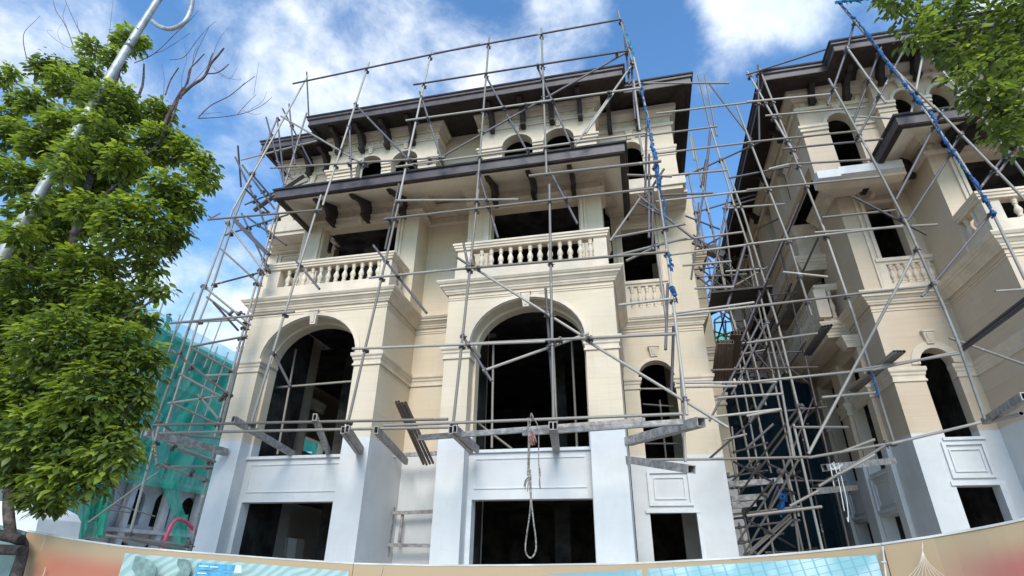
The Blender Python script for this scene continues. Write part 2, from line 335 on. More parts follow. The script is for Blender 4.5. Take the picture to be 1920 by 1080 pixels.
def eave(parent, path, z, hgt, closed_in, name='eave'):  # two-stepped fascia along a path, roof edge above
    b = MB()
    if hgt > .275: b.sweep(path, [(-.10, z-hgt), (-.03, z-hgt), (-.03, z-hgt*.40), (.02, z-hgt*.36), (.02, z-.035), (-.10, z-.035)])
    else: b.sweep(path, [(-.10, z-hgt), (-.0, z-hgt), (-.0, z-.035), (-.10, z-.035)])
    e_ = b.build(name, M_FASCIA, parent)
    b = MB(); b.sweep(path, [(-.12, z-.034), (.05, z-.034), (.06, z-.01), (.05, z+.02), (-.12, z+.03)]); b.build('roof_lip', M_ROOF, e_)
    b = MB(); b.sweep(path, [(-.13, z-hgt-.025), (-.02, z-hgt-.025), (-.02, z-hgt-.001), (-.13, z-hgt-.001)]); b.build('drip_board', M_DARKWOOD, e_)
    return e_
def frame_panel(parent, x0, x1, z0, z1, y, m_, t=.025, wd=.03, name='panel_moulding'):
    b = MB(); b.box(x0,x1,y-t,y+.01,z0,z0+wd).box(x0,x1,y-t,y+.01,z1-wd,z1).box(x0,x0+wd,y-t,y+.01,z0+wd,z1-wd).box(x1-wd,x1,y-t,y+.01,z0+wd,z1-wd)
    return b.build(name, m_, parent)
def frame_panely(parent, y0, y1, z0, z1, x, m_, t=.025, wd=.03):
    b = MB(); b.box(x-t,x+.01,y0,y1,z0,z0+wd).box(x-t,x+.01,y0,y1,z1-wd,z1).box(x-t,x+.01,y0,y0+wd,z0+wd,z1-wd).box(x-t,x+.01,y1-wd,y1,z0+wd,z1-wd)
    return b.build('panel_moulding', m_, parent)
def carving(parent, xc, zc, y, wd, m_):    # small leaf spray carved in a panel
    b = MB()
    for s in (-1, 1):
        pts = [(xc+s*wd*.04*i, y-.012, zc-.05+.012*i*(1 if i < 6 else .6)) for i in range(0, 11)]
        b.tube(pts, .008, 5)
        for i in range(1, 9):
            p = pts[i]; b.tube([p, (p[0]+s*.04, y-.015, p[2]+.045)], [.007, .003], 4)
            b.tube([p, (p[0]+s*.05, y-.015, p[2]-.02)], [.006, .003], 4)
    return b.build('carved_spray', m_, parent)
def eng_interior(parent, slabs, floors, cols):
    b = MB()
    for z in floors:
        for q in slabs: b.box(q[0], q[1], q[2], q[3], z-.14, z)
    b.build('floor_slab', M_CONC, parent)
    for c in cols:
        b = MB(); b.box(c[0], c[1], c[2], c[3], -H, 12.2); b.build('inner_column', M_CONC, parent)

ZS, ZB, ZK0, ZK1, ZL = 2.26, 1.30, 4.20, 4.50, 5.71
W = M_WALL
# ================================================================== MAIN VILLA
V = thing('villa', (-4.5, 12, -H), 'pale stone three bay villa filling the centre, unfinished, with dark eaves and white painted base', 'villa', 'unfinished villas in scaffolding')
bays = [(-9.32, -8.76, -6.25, -5.61), (-4.06, -3.48, -.91, -.23)]
for bi, (a0, a1, a2, a3) in enumerate(bays):
    rise = 1.06
    b = MB(); wallx(b, a0, a3, -H, 6.2, 11.0, 11.34, [arch(a1, a2, -H+.001, ZK1-.02, rise)]) 
    b.box(a3-.2, a3, 11.341, 13.0, -H, 6.2).box(a0, a0+.2, 11.341, 13.98, -H, 6.2)
    bay = b.build('bay_wall', W, V)
    for q0, q1 in ((a0+.203, a0+.36), (a3-.36, a3-.203)): b = MB(); b.box(q0, q1, 11.63, 13.3, -H, 6.0); b.build('inner_lining', M_CONC, bay)  # dark concrete sheets added over the cream so the rooms look dim
    # recessed second order inside the arch with the sill panel below
    b = MB(); wallx(b, a1-.05, a2+.05, ZB, 5.9, 11.345, 11.62, [arch(a1+.055, a2-.055, ZS, ZK1-.02, rise-.055)])
    b.build('spandrel_wall', W, bay)
    frame_panel(bay, a1+.14, a2-.14, ZB+.20, ZS-.16, 11.345, M_WHITE, .02, .022)
    b = MB(); b.box(a1+.001, a2-.001, 11.29, 11.345, ZS-.05, ZS+.012); b.build('sill', M_WHITE, bay)
    for q0, q1 in ((a1-.04, a1+.10), (a2-.04, a2+.04)): b = MB(); b.box(q0, q1, 11.345, 11.62, -H, ZB); b.build('door_jamb', M_WHITE, bay)
    b = MB(); arch_ring(b, a1, a2, ZK1, rise, 11.0, .10, .04); arch_ring(b, a1-.0, a2+.0, ZK1, rise+.0, 10.96, .035, .02, back=.0); b.build('archivolt', M_TRIM, bay)
    keystone(bay, (a1+a2)/2, 11.0, 5.32, 5.66, M_TRIM)
    # capitals: right pier wraps into the recess, left pier wraps into the jamb
    b = MB(); b.sweep([(a0, 12.0), (a0, 11.0), (a1, 11.0), (a1, 11.61)], P_cap(ZK0, ZK1, .085)); b.build('capital', M_TRIM, bay)
    b = MB(); b.sweep([(a2, 11.61), (a2, 11.0), (a3, 11.0), (a3, 12.81)] + ([(-4.06, 12.81)] if bi == 0 else []), P_cap(ZK0, ZK1, .085)); b.build('capital', M_TRIM, bay)
    # thin double line, great cornice
    for dz in (0, -.055):
        b = MB(); b.sweep([(a0, 12.8), (a0, 11.0), (a3, 11.0), (a3, 12.81)] + ([(-4.06, 12.81)] if bi == 0 else [(a3, 14.0)]), P_fillet(ZL+dz, .010, .018)); b.build('string_course', M_TRIM, bay)
    b = MB(); b.sweep([(a0, 14.0), (a0, 11.0), (a3, 11.0), (a3, 12.81)] + ([(-4.06, 12.81)] if bi == 0 else [(a3, 14.0)]), P_corn(5.80, 6.10, .25)); b.build('cornice', M_TRIM, bay)
    b = MB(); b.box(a0, a3, 11.005, 12.5, 6.12, 6.22); b.build('balcony_slab', M_TRIM, bay)
    # balustrade of the balcony
    bx0, bx1 = a0+.12, a3-.10
    bal_run(V, [(bx0, 12.0), (bx0, 11.09), (bx1, 11.09), (bx1, 12.0)], 6.52, 7.22,
            [(bx0+.17, 11.26, .34, .34), (bx1-.13, 11.26, .30, .34)], .225, M_TRIM)
    # third-floor tower wall
    t0, t1 = (a0+.22, a3+.12) if bi == 0 else (-4.02, -.39)
    wz = [(-8.42, -6.13), (-3.36, -1.0)][bi]
    b = MB(); wallx(b, t0, t1, 6.2, 9.9, 12.0, 12.3, [rect(wz[0], wz[1], 6.3, 8.86)])
    b.box(t1-.3, t1, 12.301, 13.0, 6.2, 9.9)
    tw = b.build('tower_wall', W, V)
    for k, (e, t_) in enumerate(((.13, .05), (.05, .08))):
        b = MB(); b.box(wz[0]-e-.07, wz[0]-e, 12-t_, 12.01, 6.3, 8.86+e+.07).box(wz[1]+e, wz[1]+e+.07, 12-t_, 12.01, 6.3, 8.86+e+.07).box(wz[0]-e, wz[1]+e, 12-t_, 12.01, 8.86+e, 8.86+e+.07)
        b.build('window_surround', M_TRIM, tw)
    keystone(tw, (wz[0]+wz[1])/2, 11.97, 8.88, 9.08, M_TRIM, .15, .2)
    pth = [(t0, 12.8), (t0, 12.0), (t1, 12.0), (t1, 12.81)] + ([(-4.02, 12.81)] if bi == 0 else [])
    b = MB(); b.sweep(pth, [(-.02, 9.06), (.05, 9.06), (.06, 9.10), (.09, 9.12), (.09, 9.16), (-.02, 9.16)]); b.build('moulding', M_TRIM, tw)
    b = MB(); b.sweep(pth, [(-.02, 9.38), (.05, 9.38), (.05, 9.43), (.12, 9.46), (.14, 9.53), (.22, 9.56), (.26, 9.66), (.26, 9.72), (-.02, 9.9)]); b.build('cornice', M_TRIM, tw)
    dentils(tw, t0+.05, t1-.05, 12.0, 9.18)
    if bi == 0: dentils(tw, -5.3, -4.1, 12.81, 9.18)
    for k in range(3):
        bxx = [(-8.12, -7.03, -5.93), (-3.22, -2.14, -1.08)][bi][k]
        inst('bracket', BR_MID, tw, (bxx, 12.0-.01, 9.63))
    # fourth-floor tower
    f0, f1 = [(-8.72, -5.15), (-3.80, -.40)][bi]
    ar = [[(-7.76, -6.91), (-6.59, -5.74)], [(-3.12, -2.22), (-1.90, -1.02)]][bi]
    b = MB(); wallx(b, f0, f1, 9.8, 12.5, 12.0, 12.3, [arch(p, q, 10.0, 11.05, .40) for p, q in ar])
    b.box(f1-.3, f1, 12.301, 13.0, 9.8, 12.6).box(f0, f0+.3, 12.301, 13.0, 9.8, 12.6)
    t4 = b.build('attic_wall', W, V)
    for p, q in ar:
        b = MB(); arch_ring(b, p, q, 11.05, .40, 12.0, .08, .03); b.build('archivolt', M_TRIM, t4); keystone(t4, (p+q)/2, 12.0, 11.52, 11.70, M_TRIM, .10, .15)
    pa = [(f0, 12.8), (f0, 12.0)] ; xs = [f0] + [v for p in ar for v in p] + [f1]
    for k in range(0, 6, 2):
        seg = [(xs[k], 12.0), (xs[k+1], 12.0)]
        if k == 0: seg = [(f0, 12.6)] + seg
        if k == 4: seg = seg + [(f1, 12.8)]
        b = MB(); b.sweep(seg, [(-.01, 10.93), (.05, 10.93), (.05, 10.99), (.09, 11.01), (.09, 11.07), (-.01, 11.07)]); b.build('capital', M_TRIM, t4)
        b = MB(); b.sweep(seg, P_fillet(10.80, .012, .03)); b.build('string_course', M_TRIM, t4)
    pth = [(f0, 12.8), (f0, 12.0), (f1, 12.0), (f1, 12.6)]
    b = MB(); b.sweep(pth, [(-.02, 11.73), (.04, 11.73), (.05, 11.77), (.08, 11.78), (.08, 11.82), (-.02, 11.82)]); b.build('moulding', M_TRIM, t4)
    b = MB(); b.sweep(pth, [(-.02, 12.05), (.04, 12.05), (.05, 12.10), (.11, 12.13), (.12, 12.20), (.19, 12.23), (.2, 12.32), (-.02, 12.4)]); b.build('cornice', M_TRIM, t4)
    dentils(t4, f0+.05, f1-.05, 12.0, 11.85, .2)
    for bxx in [(-8.42, -7.62, -6.77, -5.93), (-3.42, -2.48, -1.63, -.80)][bi]:
        inst('bracket', BR_TOP, t4, (bxx, 12.0-.02, 12.22))
# recess between the bays
b = MB(); b.box(-5.608, -4.062, 12.81, 13.1, -H, 9.1); wallx(b, -5.49, -4.0, 9.101, 10.2, 12.81, 13.1); b.build('recess_wall', W, V)
b = MB(); wallx(b, -5.16, -3.79, 9.9, 12.7, 12.7, 12.95, [rect(-4.95, -4.0, 9.95, 10.6)]); rw = b.build('recess_wall', W, V)
b = MB(); b.sweep([(-5.15, 12.7), (-3.8, 12.7)], [(-.02, 10.55), (.07, 10.55), (.09, 10.62), (-.02, 10.62)]); b.build('sill', M_TRIM, rw)
b = MB(); b.box(-4.95, -4.72, 12.58, 12.75, 10.62, 10.95).box(-4.98, -4.69, 12.55, 12.75, 10.95, 11.0); b.build('post', M_TRIM, rw)
# steel climbing frame left standing in the recess (fixed to the wall)
def pxl(b, p, q, y, wd): b.beam(onY(*p, y), onY(*q, y), wd, wd)
b = MB(); pxl(b, (738,950), (722,1070), 12.6, .07); pxl(b, (737,962), (812,959), 12.55, .07); pxl(b, (755,965), (748,1018), 12.6, .055); pxl(b, (718,1022), (808,1023), 12.5, .07)
b.build('access_frame', M_BEAM, V)
# side wings
for (x0, x1, sgn) in ((-.23, 1.92, 1), (-11.8, -9.32, -1)):
    op = (.15, 1.05) if sgn > 0 else (-11.2, -10.3)
    b = MB(); wallx(b, x0, x1, -H, 9.8, 14.0, 14.3, [rect(op[0]-.03, op[1]+.10, -H+.001, 1.28), arch(op[0], op[1], 2.44, ZK1, .44), rect(op[0]-.10, op[1]-.06, 7.28, 9.05)])
    wg = b.build('wing_wall', W, V)
    frame_panel(wg, op[0]-.02, op[1]+.06, 1.42, 2.2, 14.0, M_WHITE, .05, .06); frame_panel(wg, op[0]+.12, op[1]-.08, 1.56, 2.05, 14.0, M_WHITE, .03, .025)
    b = MB(); b.box(op[0]-.12, op[1]+.19, 13.95, 14.0, 1.27, 1.34); b.box(op[1]+.10, op[1]+.19, 13.97, 14.0, -H, 1.27); b.build('door_surround', M_WHITE, wg)
    b = MB(); arch_ring(b, op[0], op[1], ZK1, .44, 14.0, .09, .04); b.build('archivolt', M_TRIM, wg); keystone(wg, sum(op)/2, 14.0, 5.04, 5.30, M_TRIM, .16, .24)
    for sg in ([(x0, 14.0), (op[0], 14.0), (op[0], 14.2)], [(op[1], 14.2), (op[1], 14.0), (x1, 14.0), (x1, 15.0)]):
        b = MB(); b.sweep(sg, P_cap(ZK0, ZK1, .08)); b.build('capital', M_TRIM, wg)
    pth = [(x0, 14.0), (x1, 14.0), (x1, 16.5)] if sgn > 0 else [(x0, 16.), (x0, 14.0), (x1, 14.0)]
    b = MB(); b.sweep(pth, P_fillet(5.78, .012, .02)); b.sweep(pth, P_fillet(5.71, .012, .02)); b.build('string_course', M_TRIM, wg)
    b = MB(); b.sweep(pth, P_corn(5.86, 6.16, .2)); b.build('cornice', M_TRIM, wg)
    # blind balustrade under the third-floor window
    b = MB(); b.sweep([(x0+.02, 14.0), (op[1]+.15, 14.0)], [(-.01, 7.12), (.05, 7.12), (.06, 7.17), (.1, 7.19), (.1, 7.28), (-.01, 7.28)]); b.sweep([(x0+.02, 14.0), (op[1]+.15, 14.0)], [(-.01, 6.2), (.06, 6.2), (.06, 6.45), (-.01, 6.45)]); ra = b.build('balustrade', M_TRIM, wg)
    balusters(ra, [(op[0]+.05+.2*k, 13.99) for k in range(5)], 6.45, .67)
    for q0, q1 in ((x0+.02, op[0]-.06), (op[1]+.02, op[1]+.14)): b = MB(); b.box(q0, q1, 13.94, 14.0, 6.45, 7.12); b.build('post', M_TRIM, ra)
    for e, t_ in ((.0, .03), (.09, .05)):
        for q0 in (op[0]-.17-e, op[1]-.06+e): b = MB(); b.box(q0, q0+.07, 14-t_, 14.01, 7.28, 9.5); b.build('window_surround', M_TRIM, wg)
    frame_panel(wg, op[0]-.1, op[1]-.05, 9.12, 9.48, 14.0, M_TRIM, .04, .05); carving(wg, sum(op)/2-.05, 9.3, 13.99, 1.0, M_TRIM)
    # stepped ledge carrying the attic storey, then the attic wall and its arch
    ax0, ax1 = (-.40, 1.74) if sgn > 0 else (-10.75, -8.7)
    xr = (x0, x1) if sgn > 0 else (x0, x1)
    for k, (y0, z0, z1, ex) in enumerate(((13.86, 9.52, 9.62, .05), (13.62, 9.60, 9.68, .10), (13.3, 9.66, 9.74, .15), (12.95, 9.72, 9.80, .12), (12.58, 9.35, 9.44, .14))):
        b = MB(); f = (14-y0)/1.4
        xa, xb = xr[0]*(1-f)+ax0*f, xr[1]*(1-f)+ax1*f
        if k < 4: b.box(xa-(ex if sgn < 0 else 0), xb+(ex if sgn > 0 else 0), y0, 14.05, z0-.004*k, z1)
        else: b.box(xa-ex*(sgn < 0), xb+ex*(sgn > 0), 12.56, 12.9, 9.42, 9.74); b.box(xa-(.05 if sgn < 0 else 0), xb+(.05 if sgn > 0 else 0), 12.62, 12.95, 9.30, 9.418)
        b.build('ledge', M_TRIM, wg)
    op4 = (.22, .84) if sgn > 0 else (-10.15, -9.25)
    b = MB(); wallx(b, ax0, ax1, 9.742, 12.7, 12.7, 12.95, [arch(op4[0], op4[1], 9.76 if sgn > 0 else 9.9, 10.86, .33)])
    b.box(*((ax1-.25, ax1) if sgn > 0 else (ax0, ax0+.25)), 12.951, 20.0, 9.742, 12.7)
    w4 = b.build('attic_wall', W, V)
    b = MB(); arch_ring(b, op4[0], op4[1], 10.86, .33, 12.7, .08, .03); b.build('archivolt', M_TRIM, w4); keystone(w4, sum(op4)/2, 12.7, 11.28, 11.5, M_TRIM, .12, .18)
    for sg in ([(ax0, 12.7), (op4[0], 12.7)], [(op4[1], 12.7), (ax1, 12.7), (ax1, 14.)]) if sgn > 0 else ([(ax0, 14.), (ax0, 12.7), (op4[0], 12.7)], [(op4[1], 12.7), (ax1, 12.7)]):
        b = MB(); b.sweep(sg, P_cap(10.55, 10.86, .06)); b.build('capital', M_TRIM, w4)
    pth = [(ax0, 12.7), (ax1, 12.7), (ax1, 15)] if sgn > 0 else [(ax0, 15), (ax0, 12.7), (ax1, 12.7)]
    b = MB(); b.sweep(pth, [(-.02, 11.62), (.05, 11.62), (.08, 11.7), (-.02, 11.7)]); b.build('moulding', M_TRIM, w4)
    b = MB(); b.sweep(pth, [(-.02, 11.98), (.05, 11.98), (.12, 12.06), (.19, 12.15), (.2, 12.3), (-.02, 12.45)]); b.build('cornice', M_TRIM, w4)
    dentils(w4, ax0+.1, ax1-.1, 12.7, 11.73, .2)
    for bxx in ((.0, .82) if sgn > 0 else (-9.85, -9.2)): inst('bracket', BR_TOP, w4, (bxx, 12.68, 12.18))
# rear volume, side and back walls
b = MB(); wally(b, 14.3, 17.0, -H, 9.4, 1.92, 1.67); wallx(b, 1.0, 2.62, -H, 12.0, 17.0, 17.25); wally(b, 17.25, 40, -H, 12.0, 2.62, 2.37)  # side wall extended past the back wall, unseen, to block light into the gap
wallx(b, -11.8, 2.6, -H, 12.4, 26.0, 26.25)
p0, p1 = onX(561, 818, -11.8), onX(592, 858, -11.8)
wally(b, 14.3, 26.0, -H, 9.6, -11.8, -11.55, [rect(p0.y, p1.y+.02, p1.z, p0.z)]); b.build('rear_wall', W, V)
for zc_ in (5.9, 9.3):
    b = MB(); b.sweep([(1.93, 17.0), (2.62, 17.0), (2.62, 25)], P_corn(zc_, zc_+.35, .22)); b.build('cornice', M_TRIM, V)
b = MB(); b.sweep([(1.93, 17.0), (2.62, 17.0), (2.62, 25)], P_cap(ZK0+.3, ZK1+.35, .1)); b.build('capital', M_TRIM, V)
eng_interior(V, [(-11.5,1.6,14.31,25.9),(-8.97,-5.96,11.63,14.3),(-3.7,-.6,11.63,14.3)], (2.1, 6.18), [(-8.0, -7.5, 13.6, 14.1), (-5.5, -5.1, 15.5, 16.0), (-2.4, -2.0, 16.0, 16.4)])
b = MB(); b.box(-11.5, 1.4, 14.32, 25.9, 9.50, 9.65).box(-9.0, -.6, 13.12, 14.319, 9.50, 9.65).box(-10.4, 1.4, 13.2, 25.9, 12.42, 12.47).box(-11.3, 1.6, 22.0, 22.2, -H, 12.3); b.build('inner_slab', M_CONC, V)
# middle eave: hipped soffit, boards and roof skin
ME = MB(); 
me_path = [(-8.99, 13.2), (-8.99, 10.3), (.30, 10.3), (.30, 13.2)]
eave(V, me_path, 9.12, .27, None)
b = MB(); s = .45
b.add([(-8.92,10.37,8.90),(.23,10.37,8.90),(-.37,12.0,9.62),(-8.6,12.0,9.62)], [(0,1,2,3)]); b.add([(-8.92,10.37,8.90),(-8.6,12.0,9.62),(-8.6,12.9,9.62),(-8.92,12.9,8.90)], [(0,1,2,3)])
b.add([(.23,10.37,8.90),(.23,13.0,8.90),(-.37,13.0,9.62),(-.37,12.0,9.62)], [(0,1,2,3)]); b.add([(-5.55,11.9,9.615),(-4.0,11.9,9.615),(-4.0,12.85,9.96),(-5.55,12.85,9.96)], [(0,1,2,3)])
b.build('soffit', M_SOFFIT, V)
b = MB(); b.add([(-8.98,10.31,9.13),(.29,10.31,9.13),(-.2,12.05,9.93),(-8.7,12.05,9.93)], [(0,1,2,3)]); b.add([(-5.4,12.0,9.92),(-3.7,12.0,9.92),(-3.7,12.75,10.2),(-5.4,12.75,10.2)],[(0,1,2,3)])
b.add([(-8.98,10.31,9.13),(-8.7,12.05,9.93),(-8.7,13.1,9.93),(-8.98,13.1,9.13)], [(0,1,2,3)]); b.add([(.29,10.31,9.13),(.29,13.1,9.13),(-.2,13.1,9.93),(-.2,12.05,9.93)], [(0,1,2,3)]); b.build('roof_skin', M_ROOF, V)
# top eave
te = [(-11.19, 18), (-11.19, 11.67), (-9.1, 11.67), (-9.1, 11.0), (.49, 11.0), (.49, 11.67), (2.34, 11.67), (2.34, 24)]
eave(V, te, 12.46, .31, None)
b = MB(); b.add([(-9.04,11.06,12.16),(.43,11.06,12.16),(.43,11.73,12.22),(2.28,11.73,12.18),(2.28,24,12.18),(1.5,24,12.40),(1.5,12.72,12.40),(-.35,12.72,12.40),(-.35,12.02,12.34),(-3.82,12.02,12.34),(-3.82,12.72,12.42),(-5.13,12.72,12.42),(-5.13,12.02,12.34),(-8.74,12.02,12.34),(-8.74,12.72,12.4),(-10.7,12.72,12.40),(-10.7,18,12.40),(-11.13,18,12.18),(-11.13,11.73,12.18),(-9.04,11.73,12.20)],
      [(0,1,2,8,9),(0,9,12,13),(9,10,11,12),(2,3,6,7,8),(3,4,5,6),(0,13,14,19),(19,14,15,18),(18,15,16,17)])
b.build('soffit', M_DARKWOOD, V)
b = MB(); b.add([(-9.05,11.03,12.49),(.44,11.03,12.49),(.44,11.7,12.49),(2.3,11.7,12.49),(2.3,24,12.49),(-11.15,24,12.49),(-11.15,11.7,12.49),(-9.05,11.7,12.49),(-4.4,17.5,14.6)], [(0,1,8),(1,2,8),(2,3,8),(3,4,8),(4,5,8),(5,6,8),(6,7,8),(7,0,8)]); b.build('roof', M_ROOF, V)
# ================================================================== RIGHT VILLA (same design, its long side to the gap)
V2 = thing('villa', (8.5, 13.4, -H), 'second pale stone villa on the right, its long shaded side with balconies facing the gap', 'villa', 'unfinished villas in scaffolding')
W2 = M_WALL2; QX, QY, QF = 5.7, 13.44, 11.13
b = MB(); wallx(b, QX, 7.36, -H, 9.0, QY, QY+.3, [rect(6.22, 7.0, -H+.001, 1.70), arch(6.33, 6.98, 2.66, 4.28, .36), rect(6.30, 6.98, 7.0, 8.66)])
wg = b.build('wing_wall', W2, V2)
frame_panel(wg, 6.20, 6.98, 1.84, 2.56, QY, M_WHITE, .05, .06); frame_panel(wg, 6.30, 6.88, 1.96, 2.42, QY, M_WHITE, .03, .025)
b = MB(); b.box(6.98, 7.10, QY-.03, QY, -H, 1.74).box(6.14, 7.10, QY-.035, QY-.003, 1.70, 1.78); b.build('door_surround', M_WHITE, wg)
b = MB(); b.box(6.26, 7.04, QY-.05, QY-.002, 2.60, 2.66); b.build('sill', M_WHITE, wg)
b = MB(); arch_ring(b, 6.33, 6.98, 4.28, .36, QY, .17, .035); arch_ring(b, 6.33, 6.98, 4.28, .36, QY-.03, .05, .02, back=0); b.build('archivolt', M_TRIM, wg); keystone(wg, 6.66, QY, 4.74, 5.02, M_TRIM, .14, .22)
for sg in ([(QX, 16), (QX, QY), (6.33, QY), (6.33, QY+.2)], [(6.98, QY+.2), (6.98, QY), (7.36, QY), (7.36, QF), (7.9, QF)]):
    b = MB()
    if sg[0][0] < 6: b.sweep(sg, P_cap(3.90, 4.22, .07))
    else:
        b.add([], []); b.sweep([(6.98, QY+.2), (6.98, QY), (7.36, QY)], P_cap(3.95, 4.25, .06)); b.sweep([(7.36, QY), (7.36, QF), (9.0, QF)], P_cap(3.95, 4.25, .06))
    b.build('capital', M_TRIM, wg)
pth = [(QX, 22), (QX, QY), (7.36, QY), (7.36, QF), (11.2, QF)]
b = MB(); b.sweep(pth, P_fillet(5.70, .010, .02)); b.sweep(pth, P_fillet(5.63, .010, .02)); b.build('string_course', M_TRIM, V2)
b = MB(); b.sweep(pth, P_corn(5.80, 6.12, .24)); b.build('cornice', M_TRIM, V2)
# front bay
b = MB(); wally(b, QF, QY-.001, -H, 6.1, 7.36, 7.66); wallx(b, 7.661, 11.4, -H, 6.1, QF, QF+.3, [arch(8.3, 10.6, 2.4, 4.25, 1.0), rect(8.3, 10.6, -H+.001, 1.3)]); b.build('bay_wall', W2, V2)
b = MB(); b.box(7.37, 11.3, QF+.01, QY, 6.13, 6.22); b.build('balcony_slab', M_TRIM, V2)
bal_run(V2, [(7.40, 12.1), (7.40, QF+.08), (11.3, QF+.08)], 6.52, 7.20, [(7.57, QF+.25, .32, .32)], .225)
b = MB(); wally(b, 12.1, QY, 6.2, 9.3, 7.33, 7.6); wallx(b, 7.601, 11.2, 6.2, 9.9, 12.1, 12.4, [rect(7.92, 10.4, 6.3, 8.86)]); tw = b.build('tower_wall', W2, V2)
for e, t_ in ((.13, .05), (.05, .08)):
    b = MB(); b.box(7.92-e-.07, 7.92-e, 12.1-t_, 12.11, 6.3, 8.86+e+.07).box(7.92-e, 10.4, 12.1-t_, 12.11, 8.86+e, 8.86+e+.07); b.build('window_surround', M_TRIM, tw)
pth = [(7.33, 13.4), (7.33, 12.1), (11.2, 12.1)]
b = MB(); b.sweep(pth, [(-.02, 8.98), (.05, 8.98), (.09, 9.04), (.09, 9.09), (-.02, 9.09)]); b.build('moulding', M_TRIM, tw)
b = MB(); b.sweep(pth, [(-.02, 9.34), (.05, 9.34), (.05, 9.39), (.14, 9.43), (.22, 9.50), (.26, 9.62), (.26, 9.70), (-.02, 9.9)]); b.build('cornice', M_TRIM, tw)
dentils(tw, 7.35, 11.1, 12.1, 9.13)
for bxx in (7.85, 9.0, 10.15): inst('bracket', BR_MID, tw, (bxx, 12.08, 9.56))
inst('bracket', BR_MID, tw, (7.3, 12.75, 9.58), Matrix.Rotation(R(-90), 3, 'Z').to_quaternion())
# wing third floor: blind balustrade, surround, carved panel, ledge
b = MB(); b.sweep([(6.10, QY), (7.33, QY)], [(-.01, 6.84), (.05, 6.84), (.06, 6.89), (.1, 6.91), (.1, 7.0), (-.01, 7.0)]); b.sweep([(6.1, QY), (7.33, QY)], [(-.01, 6.15), (.06, 6.15), (.06, 6.30), (-.01, 6.30)]); ra = b.build('balustrade', M_TRIM, wg)
b = MB(); b.box(6.12, 6.30, QY-.06, QY, 6.30, 6.84); b.build('post', M_TRIM, ra); balusters(ra, [(6.40+.165*k, QY-.01) for k in range(6)], 6.30, .54)
b = MB(); b.box(6.06, 6.12, QY-.05, QY, 6.2, 9.0).box(6.20, 6.26, QY-.03, QY, 7.0, 9.0); b.build('window_surround', M_TRIM, wg)
frame_panel(wg, 6.22, 7.1, 8.70, 8.98, QY, M_TRIM, .04, .045); carving(wg, 6.66, 8.82, QY-.01, .9, M_TRIM)
pth = [(QX, 15), (QX, QY), (7.33, QY)]
b = MB(); b.sweep([(QX, 15), (QX, QY)], P_corn(9.0, 9.34, .30)); b.build('cornice', M_TRIM, wg)
for k_, (y0_, z0_) in enumerate(((12.20, 8.62), (12.42, 8.74), (12.66, 8.83), (12.90, 8.90), (13.12, 8.96), (13.30, 9.02))):
    f_ = (13.44-y0_)/1.3; b = MB(); b.box(5.70-.85*f_, 7.32-.5*f_, y0_, min(13.5, y0_+.28), z0_, 8.90 if k_ == 0 else 9.06+.02*k_); b.build('ledge', M_TRIM, wg)
b = MB(); b.box(4.84, 5.35, 11.98, 12.198, 8.62, 8.84); b.build('sill', M_WHITE, wg); b = MB(); b.box(5.352, 6.75, 12.02, 12.198, 8.70, 8.92); b.build('sill', M_WHITE, wg)
for x_ in (5.45, 6.5):
    b = MB(); b.box(x_-.07, x_+.07, QY-.32, QY-.02, 8.93, 9.02).box(x_-.05, x_+.05, QY-.22, QY-.02, 8.82, 8.93); b.build('corbel', M_TRIM, wg)
# attic of the wing and of the front tower
b = MB(); wallx(b, 4.88, 6.6, 8.9, 11.75, 12.2, 12.45, [arch(5.50, 6.12, 8.93, 10.42, .34)]); wally(b, 12.451, 26, 9.342, 11.75, 4.88, 5.1, [rect(14.2+2.1*k, 14.9+2.1*k, 9.6, 11.2) for k in range(5)]); aw = b.build('attic_wall', W2, V2)
b = MB(); arch_ring(b, 5.50, 6.12, 10.42, .34, 12.2, .09, .03); b.build('archivolt', M_TRIM, aw); keystone(aw, 5.81, 12.2, 10.84, 11.0, M_TRIM, .12, .2)
for sg in ([(4.88, 14), (4.88, 12.2), (5.50, 12.2)], [(6.12, 12.2), (6.6, 12.2)]):
    b = MB(); b.sweep(sg, [(-.01, 10.27), (.05, 10.27), (.05, 10.34), (.09, 10.37), (.09, 10.44), (-.01, 10.44)]); b.sweep(sg, P_fillet(10.12, .012, .03)); b.build('capital', M_TRIM, aw)
pth = [(4.88, 26), (4.88, 12.2), (6.6, 12.2)]
b = MB(); b.sweep(pth, [(-.02, 10.98), (.05, 10.98), (.08, 11.06), (-.02, 11.06)]); b.build('moulding', M_TRIM, aw)
b = MB(); b.sweep(pth, [(-.02, 11.30), (.04, 11.30), (.12, 11.40), (.19, 11.48), (.2, 11.62), (-.02, 11.75)]); b.build('cornice', M_TRIM, aw)
dentils(aw, 4.95, 6.5, 12.2, 11.09)
for bxx in (5.28, 6.12): inst('bracket', BR_TOP, aw, (bxx, 12.18, 11.68))
for k in range(5): inst('bracket', BR_TOP, aw, (4.9, 13.4+2.1*k, 11.68), Matrix.Rotation(R(-90), 3, 'Z').to_quaternion())
b = MB(); wallx(b, 6.601, 11.2, 9.7, 11.9, 11.9, 12.2, [arch(p, q, 9.75, 10.60, .35) for p, q in ((7.0, 7.52), (7.80, 8.34), (9.2, 9.7))]); wally(b, 12.201, 13.0, 9.7, 11.8, 6.601, 6.8); ft = b.build('attic_wall', W2, V2)
for p, q in ((7.0, 7.52), (7.80, 8.34)):
    b = MB(); arch_ring(b, p, q, 10.60, .35, 11.9, .08, .03); b.build('archivolt', M_TRIM, ft); keystone(ft, (p+q)/2, 11.9, 11.03, 11.2, M_TRIM, .11, .17)
